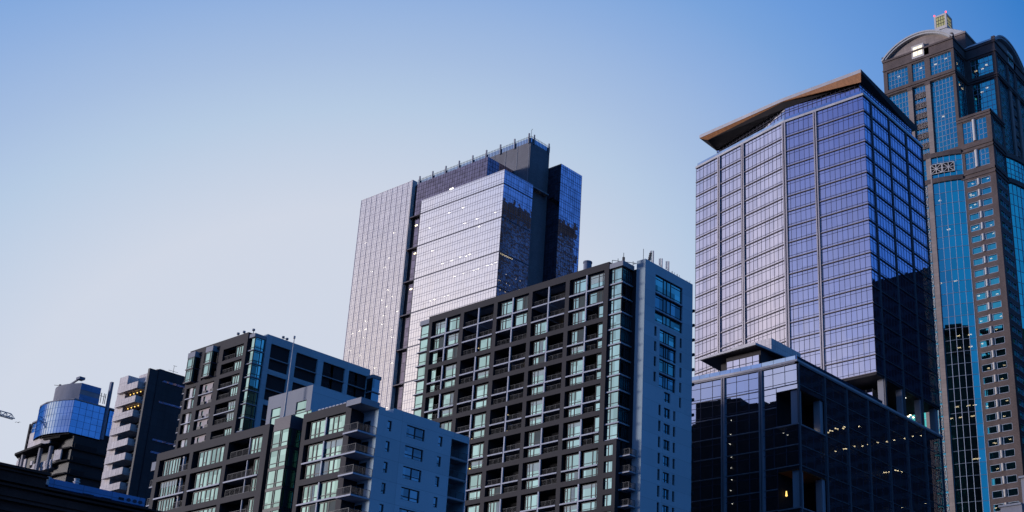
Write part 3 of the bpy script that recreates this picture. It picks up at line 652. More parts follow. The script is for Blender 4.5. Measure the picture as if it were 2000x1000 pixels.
# lit rooms in the podium and tower
for (u, zz) in ((218.16, 75.88), (219.43, 75.91), (224.69, 77.75), (225.8, 77.9), (227.42, 79.13), (230.71, 79.94), (237.82, 82.14)): pass
PL = [(218.2, 75.9), (219.0, 76.2), (219.6, 75.9), (224.2, 77.4), (225.0, 78.0), (226.0, 78.2), (227.4, 79.1), (228.3, 79.2), (230.7, 79.9), (231.3, 80.4), (237.8, 82.1), (227.1, 74.0), (230.65, 75.35), (231.5, 75.6), (235.2, 77.0), (238.9, 77.97), (241.5, 78.9), (242.2, 79.1), (246.1, 80.5), (250.4, 81.7), (254.1, 82.9), (259.3, 84.6), (263.7, 86.2), (268.0, 87.4), (248.4, 74.1), (249.3, 74.3), (250.9, 74.8), (254.0, 75.85), (255.1, 76.0), (257.1, 76.2), (268, 70.9), (256.2, 67.8), (262, 90.6), (263, 91.2), (264.5, 91)]
for u, zz in PL: MB().box(FX(-129.6), u - .2, u + .2, zz, zz + .16, -.3, 0, 'warm_light').build('ceiling_light', T3)
for u, zz in ((-145.6, 79.7), (-145.8, 76.7), (-146.1, 74.7), (-145.9, 74.6), (-145.66, 71.8), (-145.67, 69.5), (-145.6, 67), (-145.86, 64.8), (-145.5, 62), (-132.9, 74.8), (-131.9, 74.2)):
    MB().box(FY(211.6), u - .12, u + .12, zz, zz + .14, -.2, 0, 'white_light').build('ceiling_light', T3)
for u, zz in ((-132.9, 62.0), (-131.0, 61.2)): MB().cyl(u, 212.4, zz, zz + 1.0, .22, 'amber_light', 8, .1).build('hanging_lamp', T3)

# ================================================================== 4  brown stone tower with arched gables and a lantern
T4 = thing('arched_tower', -164, 378, 'tall brown stone tower with blue glass, arched gables, stepped metal roof and lit lantern', 'skyscraper')
def grid(w, fc, a, b, z0, z1, nu, hz, m='mullion_pale', th=.14, d=0, t=.08):
    for i in range(nu + 1): u = a + (b - a) * i / nu; w.box(fc, u - th / 2, u + th / 2, z0, z1, d, d + t, m)
    zz = z1
    while zz > z0: w.box(fc, a, b, zz - th, zz, d, d + t, m); zz -= hz
def lattice(w, fc, u0, u1, z0, z1, d, m='stone_pale', th=.16):
    for (a, b) in (((u0, z0), (u1, z1)), ((u0, z1), (u1, z0)), ((u0, (z0 + z1) / 2), (u1, (z0 + z1) / 2)), (((u0 + u1) / 2, z0), ((u0 + u1) / 2, z1)), ((u0, z0), (u1, z0)), ((u0, z1), (u1, z1)), ((u0, z0), (u0, z1)), ((u1, z0), (u1, z1))):
        w.bar(fc.p(a[0], d, a[1]), fc.p(b[0], d, b[1]), th, m)
# each arm: fc = wall plane, a..b its extent; sgn keeps u growing to the viewer's right
def arm(fc, a, b, full):
    L_ = b - a; m = (a + b) / 2
    wu = [(a + 1.5, a + 9.5), (m - 2.45, m + 2.45), (b - 9.1, b - 1.1)]
    hs = [(p, q, 243.0, 250.2) for p, q in wu]
    tl = [(a + 1.5, m - 4.5, 212.6, 240.5), (m - 2.45, m + 2.2, 212.6, 240.5), (m + 4.3, b - 1.1, 212.6, 240.5)]
    w = MB(); w.wall(fc, a, b, 209.3, 255.3, hs + tl, 'brick_brown', .5)
    for zz, hh in ((250.9, .5), (254.6, .7), (241.6, .4), (240.7, .4)): w.box(fc, a - .1, b + .1, zz, zz + hh, 0, .35, 'brick_brown')
    w.build('wall', T4)
    for p, q in ((m - 4.4, m - 2.6), (m + 2.35, m + 4.2)): MB().box(fc, p, q, 209.3, 239.6, .02, .5, 'stone_tan').box(fc, p - .1, q + .1, 239.6, 240.6, .02, .7, 'brick_brown').build('pilaster', T4)
    for p, q, c, d in hs:
        w = MB(); w.quad(fc, p, q, c, d, -.48, 'glass_teal'); grid(w, fc, p, q, c, d, max(3, round((q - p) / 1.35)), 1.8, d=-.48); w.build('window', T4)
    for i, (p, q, c, d) in enumerate(tl):
        w = MB(); w.quad(fc, p, q, c, d, -.48, 'glass_teal'); grid(w, fc, p, q, c, d, 4 if i == 1 else 6, 2.0, d=-.48); w.build('window', T4)
        if i == 1:
            for k in range(7):
                zz = 235.6 - 4 * k; w = MB(); w.box(fc, p + .3, q - .3, zz, zz + 2.2, -.45, -.2, 'inner_dark')
                lattice(w, fc, p + .4, (p + q) / 2 - .1, zz + .1, zz + 2.1, -.15, 'stone_tan', .15); lattice(w, fc, (p + q) / 2 + .1, q - .4, zz + .1, zz + 2.1, -.15, 'stone_tan', .15); w.build('lattice_panel', T4)
    # bow-fronted shaft below
    NN = 14; R_ = []
    for i in range(NN + 1):
        u = a + L_ * i / NN; R_.append((u, 3.0 * (1 - ((u - m) / (L_ / 2)) ** 2)))
    def bow(z0, z1, ex, mat, name):
        w = MB(); P = []
        for (u, d) in R_: P.append((u, d + ex))
        for (u0, d0), (u1, d1) in zip(P, P[1:]):
            w.add([fc.p(u0, d0, z0), fc.p(u1, d1, z0), fc.p(u1, d1, z1), fc.p(u0, d0, z1)], [(0, 1, 2, 3)], mat)
            if ex > 0:
                for q in (z0, z1): w.add([fc.p(u0, d0, q), fc.p(u1, d1, q), fc.p(u1, -1, q), fc.p(u0, -1, q)], [(0, 1, 2, 3)], mat)
        if name == 'bow_window':
            for (u, d) in R_: w.box(fc, u - .07, u + .07, z0, z1, d, d + .12, 'mullion_pale')
            zz = z1
            while zz > max(z0, 40):
                for (u0, d0), (u1, d1) in zip(P, P[1:]): w.bar(fc.p(u0, d0 + .06, zz), fc.p(u1, d1 + .06, zz), .1, 'mullion_navy' if mat != 'glass_teal' else 'mullion_pale')
                zz -= 2.0 if z0 > 190 else 4.0
        w.build(name, T4)
    bow(209.4, 211.1, .5, 'brick_brown', 'stone_band'); bow(201.6, 209.4, 0, 'glass_teal', 'bow_window'); bow(199.9, 201.6, .5, 'brick_brown', 'stone_band')
    zt = 199.9
    while zt > 60:
        bow(zt - 19.99, zt, 0, 'glass_teal', 'bow_window'); zt -= 19.99
    for zz in (203.2,):
        for c0 in (m - 9.2, m - 4.5, m + 3.4, m + 7.4)[2:]:
            d = 3.0 * (1 - ((c0 + 2 - m) / (L_ / 2)) ** 2) + .3; f2, l2 = FS(fc.p(c0, 3.0 * (1 - ((c0 - m) / (L_ / 2)) ** 2) + .35, 0)[:2], fc.p(c0 + 3.9, 3.0 * (1 - ((c0 + 3.9 - m) / (L_ / 2)) ** 2) + .35, 0)[:2])
            w = MB(); w.box(f2, 0, l2, zz, zz + 3.6, -.25, -.05, 'inner_dark'); lattice(w, f2, .1, l2 - .1, zz + .1, zz + 3.5, .08, th=.2); w.build('lattice_panel', T4)
    for s_1 in (-1, 1):
        c0 = m + s_1 * 2.9; d = 3.0 * (1 - ((c0 - m) / (L_ / 2)) ** 2)
        w = MB(); w.box(fc, c0 - .9, c0 + .9, g0(), 209.4, d - .6, d + .45, 'stone_tan'); w.build('pilaster', T4)
    w = MB(); zz = 196
    while zz > 60: lattice(w, fc, m + .5, m + 1.7, zz, zz + 3.2, 3.25, th=.14); lattice(w, fc, m - 1.7, m - .5, zz, zz + 3.2, 3.25, th=.14); zz -= 4
    w.build('lattice_strip', T4)
    # arched gable
    Rr = ((L_ / 2) ** 2 + 6.2 ** 2) / (2 * 6.2); a0 = math.asin(L_ / 2 / Rr); arc = [(m + Rr * math.sin(-a0 + 2 * a0 * i / 24), 255.3 + Rr * (math.cos(-a0 + 2 * a0 * i / 24) - math.cos(a0))) for i in range(25)]
    w = MB(); n = len(arc)
    w.add([fc.p(u, -1.2, q) for u, q in arc], [tuple(range(n))], 'stone_tan'); w.build('gable', T4)
    w = MB()
    for (u0, q0), (u1, q1) in zip(arc, arc[1:]):
        for (r0, r1, dd) in ((0, .55, .45), (-.65, 0, .1)):
            def sc2(u, q, r): 
                k = (Rr + r) / Rr; cz = 255.3 - Rr * math.cos(a0); return m + (u - m) * k, cz + (q - cz) * k
            A, B, C, D = sc2(u0, q0, r0), sc2(u1, q1, r0), sc2(u1, q1, r1), sc2(u0, q0, r1)
            w.add([fc.p(A[0], dd, A[1]), fc.p(B[0], dd, B[1]), fc.p(C[0], dd, C[1]), fc.p(D[0], dd, D[1]), fc.p(A[0], -1.2, A[1]), fc.p(B[0], -1.2, B[1]), fc.p(C[0], -1.2, C[1]), fc.p(D[0], -1.2, D[1])],
                  [(0, 1, 2, 3), (4, 5, 1, 0), (3, 2, 6, 7)], 'roof_metal')
        w.add([fc.p(u0, .4, q0 + .5), fc.p(u1, .4, q1 + .5), fc.p(u1, -12, q1 + .5), fc.p(u0, -12, q0 + .5)], [(0, 1, 2, 3)], 'roof_metal')
    w.build('arch_rim', T4)
    w = MB(); w.box(fc, m - 2.1, m + 2.6, 252.0, 257.2, -1.2, .1, 'stone_pale'); w.box(fc, m + 2.6, m + 4.4, 252.0, 255.2, -1.2, 0, 'brick_brown'); w.build('gable_window_frame', T4)
    w = MB(); w.quad(fc, m - 1.5, m + 2.0, 252.9, 256.5, .13, 'soft_light' if full else 'glass_teal'); w.box(fc, m + .17, m + .33, 252.9, 256.5, .13, .2, 'stone_pale'); w.box(fc, m - 1.5, m + 2.0, 254.6, 254.75, .13, .2, 'stone_pale'); w.build('window', T4)
    w = MB(); w.box(fc, a - .2, a + .9, 255.3, 257.0, -1, .3, 'brick_brown'); w.box(fc, b - .9, b + .2, 255.3, 257.0, -1, .3, 'brick_brown'); w.build('corner_post', T4)
A1, A2 = FY(354.6), FX(-139.5)
arm(A1, -177.7, -150.5, True); arm(A2, 364.6, 391.8, False)
w = MB(); w.bb(-177.5, -151.9, 355.9, 366, g0(), 255.4, 'inner_dark'); w.bb(-151.2, -140.9, 365.9, 391.6, g0(), 255.4, 'inner_dark')
w.bb(-188.5, -151, 366, 391.4, g0(), 246, 'inner_dark'); w.bb(-188.6, -177.7, 364.6, 391.8, g0(), 246.8, 'brick_brown'); w.build('core', T4)
# notch walls above the corner block
N1_, N2_ = FX(-150.5), FY(364.6)
for fc, a, b in ((N1_, 354.6, 364.6), (N2_, -150.5, -139.5)):
    hs = [(a + 1.6, b - 1.3, 243.0, 250.2), (a + 1.6, b - 1.3, 222.6, 240.5)]
    w = MB(); w.wall(fc, a, b, 215, 255.3, hs, 'brick_brown', .5)
    for zz, hh in ((250.9, .5), (254.6, .7), (241.6, .4), (240.7, .4)): w.box(fc, a, b, zz, zz + hh, 0, .3, 'brick_brown')
    w.build('wall', T4)
    for p, q, c, d in hs: w = MB(); w.quad(fc, p, q, c, d, -.48, 'glass_teal'); grid(w, fc, p, q, c, d, 5, 2.0, d=-.48); w.build('window', T4)
# corner block
C1, C2 = FY(354.6 - .02), FX(-139.3)
w = MB()
for fc, a, b in ((C1, -151.4, -139.3), (C2, 354.58, 366.0)):
    hs = [(a + 1.9, b - 1.7, 212.6, 220.6), (a + 1.9, b - 1.7, 202.8, 209.1)] + [(a + 1.8, b - 2.0, 196.3 - 4.0 * k, 198.6 - 4.0 * k) for k in range(36)]
    w.wall(fc, a, b, g0(), 222.6, hs, 'brick_brown', .35)
    for zz, hh in ((210.6, .7), (209.3, .4), (200.9, .7), (199.4, .5), (222.0, .8), (220.9, .3)): w.box(fc, a - (.3 if fc is C2 else .1), b + .3, zz, zz + hh, 0, .3, 'brick_brown')
w.bb(-151.3, -139.6, 354.9, 366, 222.2, 222.5, 'brick_brown'); w.build('corner_block', T4)
for fc, a, b in ((C1, -151.4, -139.3), (C2, 354.58, 366.0)):
    hs = [(a + 1.9, b - 1.7, 212.6, 220.6), (a + 1.9, b - 1.7, 202.8, 209.1)]
    mm = (a + b) / 2
    for p, q, c, d in hs:
        w = MB(); w.quad(fc, p, q, c, d, -.33, 'glass_teal'); grid(w, fc, p, q, c, d, 6, 2.0, d=-.33); w.build('window', T4)
        if fc is C1: x, y, _ = fc.p(mm, 0, 0); MB().cyl(x, y, c, d, .65, 'stone_pale', 12).build('half_column', T4)
    for k in range(36):
        zb = 196.3 - 4.0 * k; p, q = a + 1.8, b - 2.0
        w = MB(); w.quad(fc, p, q, zb, zb + 2.3, -.33, 'glass_teal')
        for (c, d, e, f) in ((p, q, zb, zb + .14), (p, q, zb + 2.16, zb + 2.3), (p, p + .14, zb, zb + 2.3), (q - .14, q, zb, zb + 2.3)): w.box(fc, c, d, e, f, -.33, -.05, 'mullion_pale')
        w.box(fc, mm - 1.05, mm - .9, zb, zb + 2.3, -.33, -.1, 'mullion_pale'); w.box(fc, mm + .75, mm + .9, zb, zb + 2.3, -.33, -.1, 'mullion_pale')
        if fc is C1: x, y, _ = fc.p(mm - .05, -.05, 0); w.cyl(x, y, zb, zb + 2.3, .5, 'stone_pale', 10)
        w.build('window', T4)
w = MB(); w.bb(-148.5, -142.0, 356.5, 364, g0(), 222, 'inner_dark'); w.build('block_core', T4)
# shaft, stepped roof, lantern
w = MB(); w.bb(-176, -150.2, 365.2, 391, 255.4, 263.2, 'brick_brown'); w.bb(-176.3, -149.9, 364.9, 391.3, 262.6, 263.4, 'stone_tan'); w.build('shaft', T4)
w = MB(); cx, cy = -163.6, 378
for k in range(11):
    h = 12.6 - k * 1.02; w.bb(cx - h, cx + h, cy - h, cy + h, 263.4 + k * 1.1, 264.2 + k * 1.1, 'roof_metal'); w.bb(cx - h + .5, cx + h - .5, cy - h + .5, cy + h - .5, 264.2 + k * 1.1, 264.5 + k * 1.1, 'inner_dark')
w.build('stepped_roof', T4)
L_t = MB(); z0 = 275.4
L_t.bb(cx - 2.5, cx + 2.5, cy - 2.5, cy + 2.5, z0, z0 + 1.2, 'stone_pale'); L_t.bb(cx - 2.5, cx + 2.5, cy - 2.5, cy + 2.5, z0 + 5.6, z0 + 6.3, 'stone_pale')
for sx_ in (-1, 1):
    for sy_ in (-1, 1): L_t.bb(cx + sx_ * 2.15 - .35, cx + sx_ * 2.15 + .35, cy + sy_ * 2.15 - .35, cy + sy_ * 2.15 + .35, z0 + 1.2, z0 + 5.6, 'stone_pale')
LT = L_t.build('lantern', T4)
w = MB(); w.bb(cx - 2.05, cx + 2.05, cy - 2.05, cy + 2.05, z0 + 1.2, z0 + 5.6, 'lantern_light')
for q in (-.95, 0, .95): w.bb(cx + q - .09, cx + q + .09, cy - 2.15, cy - 2.05, z0 + 1.2, z0 + 5.6, 'rail'); w.bb(cx + 2.05, cx + 2.15, cy + q - .09, cy + q + .09, z0 + 1.2, z0 + 5.6, 'rail')
for q in (2.7, 4.1): w.bb(cx - 2.05, cx + 2.05, cy - 2.15, cy - 2.05, z0 + q, z0 + q + .18, 'rail'); w.bb(cx + 2.05, cx + 2.15, cy - 2.05, cy + 2.05, z0 + q, z0 + q + .18, 'rail')
w.build('lantern_window', LT)
for q in (-2.3, 2.3): MB().cyl(cx + q, cy - 2.3, z0 + 6.3, z0 + 7.0, .28, 'red_light', 8).build('beacon', T4)
rnd = random.Random(11)
for fc, u, zz in [(A1, -172.2, 247.5), (A1, -163.5, 247.8), (A1, -158, 247.3), (A1, -154, 248.2), (A1, -156.5, 226), (A1, -160, 195), (A1, -162.3, 225), (N2_, -143.5, 247), (N2_, -145, 246), (N2_, -147.5, 246), (N2_, -144, 238), (N2_, -146, 237), (N1_, 357, 240), (N1_, 360, 239), (N1_, 362, 238.5), (N1_, 359, 247)]:
    lights_at(T4, fc, [(u, zz, -.9 if fc in (N1_, N2_) else -.8)], 'warm_light', .9, .4, .3)
for k in range(36):
    zb = 196.3 - 4.0 * k
    for j in range(rnd.choice((0, 0, 1, 2, 3))):
        u = rnd.choice((-148.8, -147.6, -143.8, -142.4)) + rnd.uniform(-.3, .3)
        lights_at(T4, C1, [(u, zb + rnd.uniform(.7, 1.7), -.5)], 'warm_light', .7, .25, .2)
for zz, pts in ((164.0, (-160.5, -155.5)), (145.2, (-161, -156, -152.5)), (141.2, (-161, -156, -152.5)), (122, (-158, -154.5, -152.7)), (118.5, (-160, -157, -153.5)), (182.5, (-156.5,)), (105, (-154, -152.8))):
    for u in pts: d = 3.0 * (1 - ((u + 164.1) / 13.6) ** 2); lights_at(T4, A1, [(u, zz, d - .35)], 'warm_light', 1.2, .3, .3)

# ================================================================== 5  grey and blue flats on the left (upper block)
T5 = thing('apartment_block', -235, 152, 'dark framed apartment block with glazed corner and deep blue side wall, behind the flagpole', 'apartment block', .9)
F = FY(150.08); xs = [(-247.4, -246.6), (-243.25, -241.8), (-236.7, -235.0), (-228.0, -226.85)]
r2 = [(89.3, 84.5, [86.95])] + [(83.55 - 5.9 * k, 79.0 - 5.9 * k, [81.3 - 5.9 * k]) for k in range(3)]
rA = [(95.9, 93.25, []), (92.45, 90.2, [])]
H = [(xs[2][1], xs[3][0], r[1], r[0]) for r in rA + r2] + [(xs[0][1], xs[1][0], r[1], r[0]) for r in r2[0:]] + [(xs[1][1], xs[2][0], r[1], r[0]) for r in r2]
H = [(a, b, c + .001 * 0, d) for a, b, c, d in H]
H += [(xs[0][1], xs[1][0], 90.2, 96.6), (xs[1][1], xs[2][0], 90.2, 96.6)]
w = MB(); w.wall(F, -247.4, -226.85, g0(), 98.15, H, 'frame_brown', .45); w.quad(FX(-226.85), 150.08, 151.4, g0(), 98.15, 0, 'frame_brown')
w.quad(Face((-247.4, 0), (0, -1), (-1, 0)), -152, -150.08, g0(), 98.15, 0, 'frame_brown'); w.quad(Face((0, 151.4), (-1, 0), (0, 1)), 226.85, 247.4, 96, 98.15, 0, 'frame_brown'); w.build('facade_frame', T5)
w = MB(); w.bb(-247.2, -226.9, 152.9, 181, g0(), 97.3, 'inner_dark'); w.bb(-247.2, -226.9, 151.4, 152.9, 96.7, 97.3, 'concrete')
for c in xs: w.bb(c[0] + .1, c[1] - .1, 150.55, 153, 60, 96.6, 'inner_dark')
for r in rA + r2: w.bb(-247, -227.1, 150.55, 153, r[1] - .8, r[1] - .02, 'inner_dark')
w.bb(-226.9, -224.9, 153.0, 181, g0(), 97.2, 'inner_dark'); w.build('wall', T5)
ul, ur = xs[2][1], xs[3][0]
for r in rA + r2:
    lv2 = [r[0]] + r[2] + [r[1]]
    for k in range(len(lv2) - 1):
        zt = lv2[k] - (.22 if k else .03); zb = lv2[k + 1]
        um = ul + 4.0
        wn_ = window(T5, F, um, ur - .02, zb, zt - .1, -.5, True, style=5)
        if len(r[2]): MB().box(F, um - .9, um - .2, zb, zt, -1.2, -1.1, 'curtain').build('curtain', wn_)
        railing(T5, F, ul + .05, um - .1, zb, -.3)
        if k: MB().box(F, ul + .02, ur - .02, lv2[k] - .2, lv2[k], -2.6, .1, 'slab_white').build('floor_slab', T5)
for r in r2:                                           # striped windows and beige panels of the two left columns
    lv2 = [r[0]] + r[2] + [r[1]]
    for k in range(2):
        zt = lv2[k] - (.2 if k else .02); zb = lv2[k + 1]
        wn_ = window(T5, F, xs[0][1] + .6, xs[1][0] - .05, zb, zt, -.45, False, style=5); MB().box(F, xs[0][1] + 1.0, xs[0][1] + 1.9, zb, zt, -.43, -.33, 'curtain').build('curtain', wn_)
        a, b = xs[1][1], xs[2][0]
        hs = [(a + 1.3, a + 2.0, zb + .8, zt - .2), (b - 1.1, b - .3, zb + .8, zt - .2)]
        w = MB(); w.wall(FY(150.58), a + .4, b, zb, zt, hs, 'beige_panel', .2); w.build('panel', T5)
        for q in hs: window(T5, FY(150.58), *q, -.18, style=6); MB().box(FY(150.58), q[0] - .25, q[1] + .35, zb + .1, zb + .75, 0, .35, 'sash_dark').build('air_conditioner', T5)
        if k:
            for c in ((xs[0][1], xs[1][0]), (xs[1][1], xs[2][0])): MB().box(F, c[0] + .02, c[1] - .02, lv2[k] - .18, lv2[k], -.9, .08, 'slab_white').build('floor_slab', T5)
for (a, b) in ((-246.4, -243.3), (-239.9, -236.9)):    # projecting two-storey bays
    for zt, zb in ((96.0, 93.45), (93.2, 90.4)):
        w = MB(); fc = FY(149.2); w.quad(fc, a, b - .7, zb, zt, 0, 'glass_home'); sash(w, fc, a, b - .7, zb, zt, 0, (.75,), [(0, 1, .18), (0, .75, .88)]); w.quad(FX(b - .7), 149.2, 150.4, zb, zt, 0, 'glass_bay_side'); w.build('window', T5)
        MB().bb(a - .2, b - .5, 149.0, 150.6, zb - .22, zb, 'ledge_plum').build('bay_ledge', T5)
    MB().bb(a - .1, b - .6, 149.1, 150.6, 96.0, 97.2, 'render_grey').build('bay_roof', T5)
MB().bb(-241.75, -236.8, 151.6, 152.8, 90.2, 96.5, 'inner_dark').build('recess_wall', T5)
for zz in (90.25, 93.3): railing(T5, F, -241.7, -240, zz, -.2)
zc1 = [96.9 - 2.95 * k for k in range(10)]
for k, (zt, zb) in enumerate(zip(zc1, zc1[1:])):       # glazed corner
    fc, rc = FY(150.65), FX(-225.0)
    w = MB(); w.quad(fc, -226.85, -225.0, zb + .1, zt - .1, 0, 'glass_home'); sash(w, fc, -226.85, -225.0, zb + .1, zt - .1, 0, (), [(0, 1, .18)], w=.07); w.build('window', T5)
    w = MB(); w.quad(rc, 150.65, 153.1, zb + .1, zt - .1, 0, 'glass_bay_side'); sash(w, rc, 150.65, 153.1, zb + .1, zt - .1, 0, (.62,), [(0, 1, .22), (0, .62, .88)], w=.07); w.build('window', T5)
    MB().bb(-226.84, -224.75, 150.4, 153.1, zb - .12, zb + .1, 'render_grey').build('bay_ledge', T5)
MB().bb(-226.84, -224.8, 150.3, 153.1, 96.8, 97.6, 'render_grey').build('bay_roof', T5)
MB().box(FX(-225.6), 151.2, 152.0, 86.3, 87.0, 0, .1, 'amber_light').build('lit_room', T5)
RX = FX(-224.5); Y_ = [(154.3, 159.2), (160.8, 166.5), (168.0, 174.0), (175.1, 180.3)]
H = [(a, b, 90.65 - 6.75 * k, 96.35 - 6.75 * k) for k in range(4) for a, b in Y_]
w = MB(); w.wall(RX, 153.1, 181.0, g0(), 98.15, H, 'render_blue_grey', .9, 'render_blue_grey'); w.quad(FY(153.1), -226.8, -224.5, g0(), 98.15, 0, 'render_blue_grey')
w.quad(Face((0, 181), (-1, 0), (0, 1)), 224.5, 226.9, g0(), 98.15, 0, 'render_blue_grey'); w.quad(Face((-226.9, 0), (0, -1), (-1, 0)), -181, -153.1, 97.2, 98.15, 0, 'render_blue_grey'); w.build('side_wall', T5)
for i, (a, b, zb, zt) in enumerate(H):
    if zb < 75: continue
    zm = zt - 3.4 + .15
    for c, d in ((zm + .1, zt), (zb, zm - .1)):
        if i % 4 >= 2:
            window(T5, RX, a + (b - a) * .52, b - .1, c, d, -.5, True, style=5, g='glass_home_dim'); MB().box(RX, a + (b - a) * .4, a + (b - a) * .52, c, d, -.85, -.4, 'render_blue_grey').build('pier', T5)
            railing(T5, RX, a + .1, a + (b - a) * .4, c, -.1)
        else: window(T5, RX, a, b, c, d, -.6, True, style=7 if i % 4 == 0 else 2, g='glass_home_dim')
    MB().box(RX, a, b, zm - .1, zm + .1, -.85, .1, 'render_grey').build('floor_slab', T5)
w = MB(); w.bb(-224.45, -222.5, 180.3, 182.4, g0(), 95.6, 'inner_dark'); w.quad(FX(-222.45), 180.3, 182.4, 80, 95.6, 0, 'glass_home_dim'); w.quad(FY(180.25), -224.4, -222.5, 80, 95.6, 0, 'glass_bay_side'); w.bb(-224.45, -222.3, 180.1, 182.6, 95.6, 96.4, 'render_grey')
for k in range(5): w.bb(-224.45, -222.2, 180.0, 182.6, 92.2 - 3.1 * k, 92.45 - 3.1 * k, 'render_grey')
w.build('end_bay', T5)
for k in range(10):
    zb = 91.8 - 2.95 * k; bal = MB().bb(-248.9, -247.45, 150.6, 152.0, zb - .18, zb, 'slab_white').build('balcony', T5); railing(bal, FY(150.65), -248.8, -247.5, zb, 0); 
solo(.9, -230, 153, 97.3)
for i, (x, y, lab) in enumerate(((-231.5, 150.7, 'small roof floodlight, leftmost of three along the top edge of the dark framed block'), (-229.6, 150.8, 'small roof floodlight in the middle along the top edge of the dark framed block'), (-226.9, 151.2, 'taller roof floodlight at the front corner of the dark framed block'), (-225.4, 157.6, 'double floodlight on the blue side parapet of the dark framed block'))):
    solo(.9, x, y, 98.15); w = MB(); w.bar((x, y, 97.3), (x, y, 98.9), .1, 'rail'); w.cyl(x, y, 98.8, 99.2, .3, 'render_grey', 10)
    if i == 3: w.bar((x, y, 98.8), (x, y + 1, 98.9), .08, 'rail'); w.cyl(x, y + 1, 98.7, 99.1, .3, 'render_grey', 10)
    tag(w.build('floodlight'), lab, 'floodlight', 'roof floodlights')

# ================================================================== 6  lower flats in the foreground
T6 = thing('lower_apartment_block', -160, 112, 'lowest apartment block, brown framed with a projecting glass bay and blue grey side wall', 'apartment block', .9)
F = FY(110.2)
lrow = [(54.45, 51.75, [])] + [(51.0 - 5.93 * k, 45.95 - 5.93 * k, [48.35 - 5.93 * k]) for k in range(4)]
lc = [(-186.25, -185.3), (-177.35, -176.45), (-168.35, -167.5), (-159.4, -158.0)]
rc_ = [(-150.3, -149.45), (-141.0, -139.85)]
for cs, nm in ((lc, 0), (rc_, 1)):
    H = [(a[1], b[0], r[1], r[0]) for a, b in zip(cs, cs[1:]) for r in lrow]
    w = MB(); w.wall(F, cs[0][0], cs[-1][1], g0(), 55.75, H, 'frame_brown', .4); w.quad(FX(cs[-1][1]), 110.2, 111.9, g0(), 55.75, 0, 'frame_brown')
    w.quad(Face((cs[0][0], 0), (0, -1), (-1, 0)), -111.9, -110.2, g0(), 55.75, 0, 'frame_brown'); w.quad(Face((0, 111.0), (-1, 0), (0, 1)), -cs[-1][1], -cs[0][0], 54.6, 55.75, 0, 'frame_brown')
    w.build('facade_frame', T6)
    w = MB(); w.bb(cs[0][0] + .1, cs[-1][1] - .1, 112.6, 128, g0(), 55.2, 'inner_dark'); w.bb(cs[0][0] + .1, cs[-1][1] - .1, 111, 112.6, 54.7, 55.2, 'concrete')
    for c in cs: w.bb(c[0] + .1, c[1] - .1, 110.6, 112.7, 25, 54.6, 'inner_dark')
    for r in lrow: w.bb(cs[0][0] + .15, cs[-1][1] - .15, 110.6, 112.7, r[1] - .75, r[1] - .02, 'inner_dark')
    w.build('wall', T6)
    for ri, r in enumerate(lrow):
        lv2 = [r[0]] + r[2] + [r[1]]
        for ci, (a, b) in enumerate(zip(cs, cs[1:])):
            for k in range(len(lv2) - 1):
                zt = lv2[k] - (.24 if k else .03); zb = lv2[k + 1]; ul, ur = a[1], b[0]
                if k: MB().box(F, ul + .02, ur - .02, lv2[k] - .22, lv2[k], -2.2, .1, 'slab_white').build('floor_slab', T6)
                if nm == 1:
                    um = (ul + ur) / 2; window(T6, F, ul + .7, um - .12, zb, zt - .1, -.4, True, style=5); window(T6, F, um + .12, ur - .02, zb, zt - .1, -.4, True, style=5); MB().box(F, um - .12, um + .12, zb, zt, -.9, -.1, 'slab_white').build('post', T6)
                elif ci == 0:
                    window(T6, F, ul + .9, ul + 5.2, zb, zt - .15, -.4, True, style=4); railing(T6, F, ul + 5.3, ur - .1, zb, -.2); MB().box(F, ul + 5.3, ul + 5.7, zb, zt, -1, -.6, 'curtain').build('curtain', T6)
                elif ci == 1:
                    window(T6, F, ul + 1.2, ur - .6, zb, zt - .15, -.4, True, style=4)
                else:
                    window(T6, F, ur - (1.6 if ri else 3.0), ur - .1, zb, zt - .15, -.4, True, style=2 if ri else 5); railing(T6, F, ul + .6, ur - (1.8 if ri else 3.2), zb, -.2); MB().box(F, (ul + ur) / 2 + .8, (ul + ur) / 2 + .95, zb, zt, -.4, -.2, 'slab_white').build('post', T6)
for k in range(6):
    zb = 50.6 - 2.97 * k; bal = MB().bb(-187.6, -186.3, 110.5, 112.0, zb - .15, zb, 'slab_white').build('balcony', T6); railing(bal, FY(110.55), -187.5, -186.4, zb, 0)
MB().bb(-187.7, -186.3, 110.4, 111.6, 53.2, 54.6, 'render_grey').build('bay_roof', T6)
# stair tower behind
GT = FY(112.2)
w = MB(); hs = [(-161.0, -158.75, 52, 59.0), (-155.15, -152.8, 52, 59.0)]; w.wall(GT, -162.0, -151.7, 50, 61.1, hs, 'render_grey', .15); w.quad(FX(-151.7), 112.2, 126, 50, 61.1, 0, 'render_blue_grey'); w.bb(-161.9, -151.8, 112.5, 126, 50, 60.9, 'render_grey'); w.quad(Face((-162, 0), (0, -1), (-1, 0)), -126, -112.2, 50, 61.1, 0, 'render_grey'); w.build('stair_tower', T6)
for q in hs: w = MB(); w.quad(GT, *q, -.14, 'glass_home'); w.box(GT, q[0], q[1], 57.6, 57.7, -.14, 0, 'sash_dark'); w.box(GT, q[0], q[1], 54.6, 54.7, -.14, 0, 'sash_dark'); w.build('window', T6)
w = MB(); GS = FY(111.4); w.quad(GS, -158.0, -150.3, g0(), 56.8, 0, 'glass_home'); w.bb(-158, -150.3, 111.5, 112.6, g0(), 54, 'render_grey')
for k in range(22): zz = 56.7 - 1.48 * k; w.box(GS, -158, -150.3, zz, zz + .07, 0, .06, 'sash_dark')
for u in (-157.1, -151.2): w.box(GS, u - .04, u + .04, g0(), 56.8, 0, .05, 'sash_dark')
w.build('glass_screen', T6)
BY = 109.4; bf, br = FY(BY), FX(-152.1)
